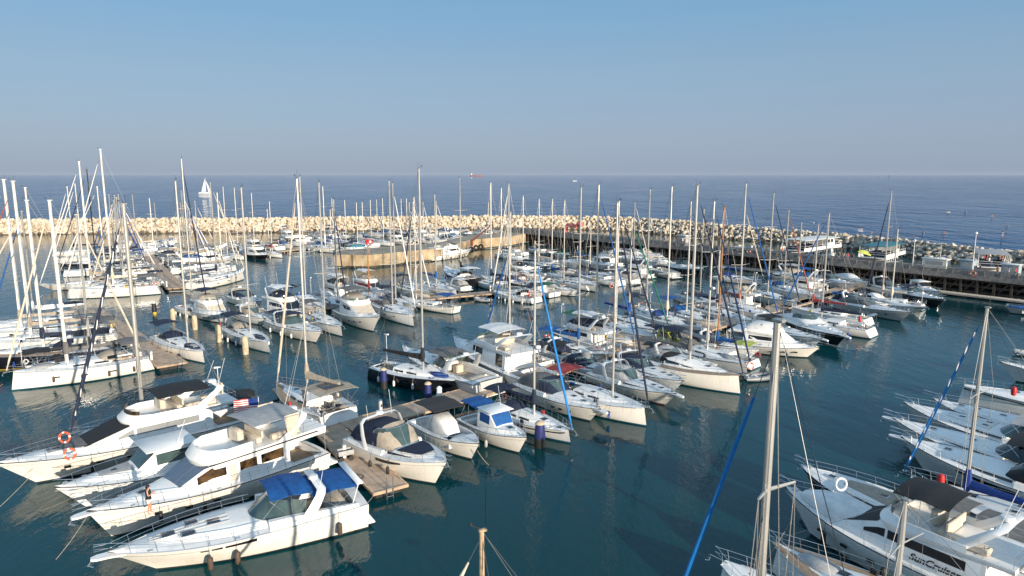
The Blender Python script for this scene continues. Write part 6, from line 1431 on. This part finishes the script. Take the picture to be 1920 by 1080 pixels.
p = G(884, 462, 3.3); t = thing('jib_crane', 'rusty red jib crane on the stone quay', 'crane', (p.x, p.y+1, 3.3)); RUST = mat('rusty_red', (.22,.06,.03), .8, var=.25, scale=2); m = MB(); m.tube([(0,0,0),(0,0,1.6)], .35, 8); m.build('base', RUST, t); m = MB(); m.tube([(0,0,1.2),(5.2,0,5.4)], [.28,.14], 6); m.tube([(5.2,0,5.4),(5.2,0,3.5)], .03, 3); m.build('boom', RUST, t)
TY = mat('tyre', (.025,.024,.022), .8, var=.2, scale=4)
for i, (px, py) in enumerate([(884,467),(893,464),(902,462)]):
    p = G(px, py, 1.6); m = MB(); m.tube([(0, .62*math.cos(a), .62*math.sin(a)) for a in [2*math.pi*k/14 for k in range(14)]], .27, 7, closed=True); o = m.build('tyre', TY); o.location = (p.x, p.y-.5, 1.5); o.rotation_euler = (0, 0, R(60)); tag(o, ['big black tyre fender on the quay wall nearest the yacht bow', 'big black tyre fender in the middle of the three on the quay wall', 'big black tyre fender rightmost on the quay wall'][i], 'tyre')
def lr(label, px, py, z, rz=0, r=.34, mt=None, tilt=80): q = G(px, py, z); return ring('life_ring', label, q, mt, r, rz, R(tilt))
lr('orange and white life ring on the rail nearest the bow of the largest motor yacht', 121, 820, 3.3, .1); lr('orange and white life ring lower on the rail of the largest motor yacht', 131, 851, 3.0, .3)
lr('orange life ring on the stern rail of the rounded white sailboat', 994, 550, 2.0); lr('orange lifebuoy on the stern of the small white sailboat', 1407, 686, 1.7); lr('white life ring with red bands on the bow rail of the striped foredeck boat', 1577, 908, 2.7, .2, .36, WHITEP)
lr('red life ring on the old cream sailboat pushpit', 1025, 633, 2.1, 0, .3, REDP); lr('red round float hanging at the far left group of sailboats', 261, 483, 1.5, 0, .6, REDP); lr('orange life ring on the navy canvas sailboat at the short pontoon', 975, 515, 2.0); lr('orange buoy ring at the stern of the navy boom sailboat', 1147, 536, 1.2)
def redbag(label, px, py, z):
    q = G(px, py, z); m = MB(); m.lathe([(.05,0),(.2,.08),(.22,.5),(.17,.75),(.05,.82)], (0,0,0), 10); o = m.build('life_jacket_bag', REDP); o.location = q; tag(o, label, 'bag')
redbag('red life jacket bag hanging on the rail of the black canopied cruiser at right', 1763, 912, 2.0); redbag('red bag on the rail at the right edge above the striped hull', 1900, 742, 2.2); redbag('red cushion bag on the stern rail of the rounded white sailboat', 1612, 604, 1.6)
# flag with red and white stripes and a blue canton, on a staff at the stern of the brown windowed yacht
q = G(487, 790, 3.0); t = thing('flag', 'red and white striped flag with a blue canton on a stern staff', 'flag', q, R(180+8)); m = MB(); m.tube([(0,0,-1.2),(0,0,1.9)], .025, 5); m.build('flagpole', WHITEP, t)
m = MB(); ny = 13; nx = 10; Wf, Hf = 1.75, 1.0
for j in range(ny):
    for i in range(nx):
        f_ = lambda a, b: (a*Wf/nx+.03, .10*math.sin(a*1.0+b*.25)*(a/nx), 1.8-b*Hf/ny-.10*(a/nx)**1.4)
        m.cm = 2 if (j < 7 and i < 4) else (0 if j % 2 == 0 else 1); m.quad(f_(i, j), f_(i+1, j), f_(i+1, j+1), f_(i, j+1))
o = m.build('cloth', [REDP, WHITEC, DBLUE], t)
# trolley on the pontoon, hose
q = G(648, 862, .62); t = thing('dock_cart', 'small grey dock cart with black wheels on the near pontoon', 'cart', (q.x, q.y, .62), R(30)); m = MB(); m.cbox((0,0,.45), (1.1,.6,.06), .02)
for x, y, a, b in ((0,.29,1.1,.03),(0,-.29,1.1,.03),(.54,0,.03,.6),(-.54,0,.03,.6)): m.cbox((x,y,.62), (a,b,.34), .01)
m.build('tray', LGREY, t)
for x in (-.35, .35):
    for y in (-.3, .3): m = MB(); m.tube([(x, y-.05, .18), (x, y+.05, .18)], .18, 12); m.build('wheel', BLKP, t)
m = MB(); m.tube([(.55,0,.4),(1.0,0,.85),(1.0,.2,.87),(1.0,-.2,.87)], .02, 4); m.build('handle', STEEL, t)
m = MB(); q = G(665, 895, .66); m.tube([(q.x+r_*math.cos(a), q.y+r_*math.sin(a)*.7, .67) for a, r_ in [(i*.45, .35+.02*i) for i in range(22)]], .025, 4); tag(m.build('mooring_rope', BLKP), 'dark rope lying in loops on the near pontoon', 'rope')
# mooring lines
ROPE = mat('rope', (.32,.28,.23), .9, var=.15, scale=5)
def line(label, a, b, sag=.15):
    m = MB(); a, b = Vector(a), Vector(b); m.tube([a.lerp(b, t)-Vector((0,0,sag*4*t*(1-t))) for t in [i/8 for i in range(9)]], .02, 4); tag(m.build('mooring_line', ROPE), label, 'mooring line')
for lb, (ax, ay, az), (bx, by, bz) in [('mooring line from the largest yacht bow down to the water', (60,890,2.0), (-60,1000,-.2)), ('mooring line from the brown windowed yacht bow running down left', (165,965,1.8), (95,1060,-.2)), ('mooring line from the cruiser beside the brown windowed yacht to the water', (140,930,1.6), (60,960,-.2)), ('mooring line from the black awning open boat down into the water', (895,845,1.2), (922,876,-.2)),
    ('mooring line from the near cruiser stern to the pontoon corner', (677,950,1.0), (702,926,.7)), ('mooring line from the small sailboat bow to the cream pile', (386,668,1.3), (418,640,1.2)), ('mooring line from the right row black hulled boat to the water', (1520,915,1.8), (1420,1075,-.2)), ('mooring line from the left white sailboat bow to the water', (5,720,1.5), (-60,760,-.2))]:
    line(lb, G(ax, ay, az), G(bx, by, bz))
# wooden gangplanks and small floats
for lb, px, py, hd in [('grey rowing dinghy moored at the end of the middle pontoon', 905, 565, R(150)), ('small dinghy beside the black awning boat', 1002, 528, R(130)), ('dark inflatable dinghy in front of the orange lifebuoy sailboat', 1420, 712, R(10)), ('inflatable dinghy on the water among the centre sailboats', 1280, 655, R(140)), ('small white dinghy beyond the pier left of the kiosk', 1630, 492, R(30)), ('grey dinghy moored beyond the pier', 1375, 472, R(60)), ('white tender moored under the pier railing', 1345, 490, R(60)), ('grey dinghy at the right edge above the white bows', 1930, 668, R(150))]:
    q = G(px, py); rib(lb, (q.x, q.y), hd, 3.2, .05, LGREY if 'grey' in lb or 'white' in lb else HGREY, True)
OB('blue covered small boat at the right edge under the pier', bow=(1897,588), row=150, L=7.5, B=2.6, cover=BLUE, hull=HLGREY)
# boats behind the pier left part
PI_('white fishing boat with a square cabin behind the pier', bow=(1228,472), row=20, L=11, B=3.8, h=2.0)
E_('white motor cruiser behind the pier left of the fishing boat', bow=(1140,462), row=20, L=11, B=3.6, wh=1.0, lod=1)
E_('white cruiser with a red cover behind the pier', bow=(1322,482), row=20, L=10, B=3.5, cover=REDC, lod=1)
FY('dark awning working boat behind the pier between two masts', bow=(1440,482), row=25, L=13, B=4.2, top=BLACK, lod=1, hull=HGREY)
FY('white houseboat with a dark open cabin beside the inflatable arch', bow=(1098,458), row=25, L=11, B=4.0, lod=1)
S('tiny moored white sailboat near the rocks behind the pier', stern=(1758,492), row=30, L=6, B=2.0, top=(1765,460), lod=1)
S('small white sailboat behind the pier right of the fishing boat', bow=(1255,468), row=20, L=7, B=2.3, top=(1240,418), lod=1)
E_('white tender boat beside the teal awning tour boat', bow=(1768,510), row=40, L=6, B=2.2, lod=1, wh=.4)
# ---- on the open sea
q = G(385, 363); t = thing('sailing_yacht', 'lone white sailing yacht under full sail on the open sea', 'sailing yacht', (q.x, q.y, 0), R(10)); hl = Hull(14, 4, 1.6, 1.3, 'sail'); hl.build(t, W, HTEAL, ANTI); hl.deck(t, DK)
m = MB(); m.tube([(1,0,1.2),(1,0,17.5)], .12, 6); m.build('mast', ALU, t); m = MB(); m.sheet([[(1-a*5.0*(1-b)**.9, .6*math.sin(a*2)*(1-b), 2.2+b*15) for b in (0,.25,.5,.75,1)] for a in (0,.33,.66,1)], .03); m.build('mainsail', WHITEC, t); m = MB(); m.sheet([[(lerp(6.8,1.2,b)-a*3.6*(1-b), .5*math.sin(a*2)*(1-b), 1.8+b*13) for b in (0,.25,.5,.75,1)] for a in (0,.33,.66,1)], .03); m.build('jib', WHITEC, t)
D_ = 9000; t = thing('cargo_ship', 'distant red hulled cargo ship on the horizon', 'cargo ship', ((895-960)/FPX*D_, D_, 0), R(180)); m = MB(); m.cm = 0
m.loft([[(x, -b, 0), (x, -b, h), (x, b, h), (x, b, 0)] for x, b, h in ((-82,9,12),(-70,12,11),(60,12,11),(80,4,14),(86,.5,15))], closed=True, cap=True); m.build('hull', mat('ship_red', (.30,.12,.09), .7), t)
m = MB(); m.cbox((68,0,21), (16,20,16), 1); m.cbox((66,0,33), (8,24,5), 1); m.build('superstructure', WHITEP, t); m = MB(); m.tube([(58,0,12),(58,0,36)], 2, 6); m.tube([(-40,0,12),(-40,0,30)], .8, 5); m.build('funnel', HNAVY, t)
D_ = 5200; t = thing('sailing_yacht', 'tiny far sailboat near the horizon at the right', 'sailing yacht', ((1658-960)/FPX*D_, D_, 0), R(120)); Hull(15,4,1.6,1.3,'sail').build(t, W, HTEAL, ANTI); m = MB(); m.sheet([[(1-a*6*(1-b), .3*a, 2+b*19) for b in (0,.5,1)] for a in (0,.5,1)], .05); m.build('mainsail', WHITEC, t)
q = G(1078, 337); q = q*min(1, 2200/q.y); E2 = express('small white motorboat far out on the sea', Vector((q.x+7, q.y, 0)), Vector((q.x-7, q.y, 0)), dict(lod=1, wh=1, hull=W, cover=WHITEC))
def surfer(label, px, py, i):
    q = G(px, py); m = MB(); m.loft([[(x, -w_, .05), (x, w_, .05), (x, w_, .14), (x, -w_, .14)] for x, w_ in ((-1.0,.1),(-.7,.2),(0,.26),(.7,.2),(1.1,.05))], closed=True, cap=True); o = m.build('surfboard', [WHITEP, WHITEP, LGREY][i % 3]); o.location = q; o.rotation_euler = (0,0,i*1.3); tag(o, 'board under '+label, 'surfboard', 'surfboards on the sea beyond the rocks')
    crowd(['kkt','kkt','okt'][i % 3], (q.x, q.y, -.32), i*1.3, label, 'surfers on the sea beyond the rocks')
for i, (px, py, lb) in enumerate([(1613,430,'surfer nearest the rocks, left of the tilted mast'), (1731,437,'surfer sitting right of the short wooden mast'), (1771,438,'surfer in orange halfway to the right edge'), (1880,437,'surfer in dark suit standing out by the right edge'), (1888,424,'surfer furthest right on the waves'), (1860,405,'surfer far out in the right part of the sea'), (1810,397,'surfer far out beyond the calm strip'), (1778,397,'surfer far out, left of two others'), (1634,438,'swimmer on a board close to the rocks'), (1715,446,'surfer touching the rocks near the teal tour boat')]): surfer(lb, px, py, i)
def gull(label, loc, rz, fly=True, s=1.0):
    t = thing('seagull', label, 'seagull', loc, rz); m = MB(); m.tube([(-.28*s,0,0),(-.12*s,0,.01),(.05*s,0,.03),(.2*s,0,.06),(.26*s,0,.07),(.33*s,0,.06)], [.02*s,.06*s,.075*s,.045*s,.045*s,.01*s], 7); m.build('body', WHITEP, t)
    for y in (1, -1):
        m = MB()
        if fly: m.sheet([[(.12*s,y*.05*s,.05),(.16*s,y*.35*s,.18*s),(.02*s,y*.72*s,.10*s)], [(-.06*s,y*.05*s,.05),(-.02*s,y*.35*s,.17*s),(-.05*s,y*.74*s,.09*s)]], .015)
        else: m.sheet([[(.1*s,y*.075*s,.06),(-.15*s,y*.06*s,.05),(-.34*s,y*.03*s,.03)], [(.1*s,y*.09*s,-.02),(-.12*s,y*.08*s,-.02),(-.3*s,y*.04*s,0)]], .015)
        m.build('wing', LGREY, t)
q = BW[10]; gull('white seagull standing on top of the breakwater rocks', (q.x+6, q.y+5, BH[10]+1.0), .5, False, 1.6)
gull('white seagull flying low over the breakwater', (*G(1526, 418, 9).xy, 9), 1.0, True, 1.8)
gull('white seagull flying above the right hand water', (*G(1912, 661, 3).xy, 3), 2.0, True, 1.2)
gull('white seagull perched on the masthead of the wooden masted boat', (*G(1322, 391, 8).xy, 12), 2.0, True, 1.2)
# ---- thin sea haze
HZ = bpy.data.materials.new('haze'); HZ.use_nodes = True; n_ = HZ.node_tree; n_.nodes.remove(n_.nodes['Principled BSDF'])
v_ = n_.nodes.new('ShaderNodeVolumePrincipled'); v_.inputs['Color'].default_value = (.85,.88,.95,1); v_.inputs['Density'].default_value = 8e-6; n_.links.new(v_.outputs[0], n_.nodes['Material Output'].inputs['Volume'])
m = MB(); m.box((0, 0, 27), (41000, 41000, 58)); tag(m.build('haze', HZ, smooth=False), kind='stuff')
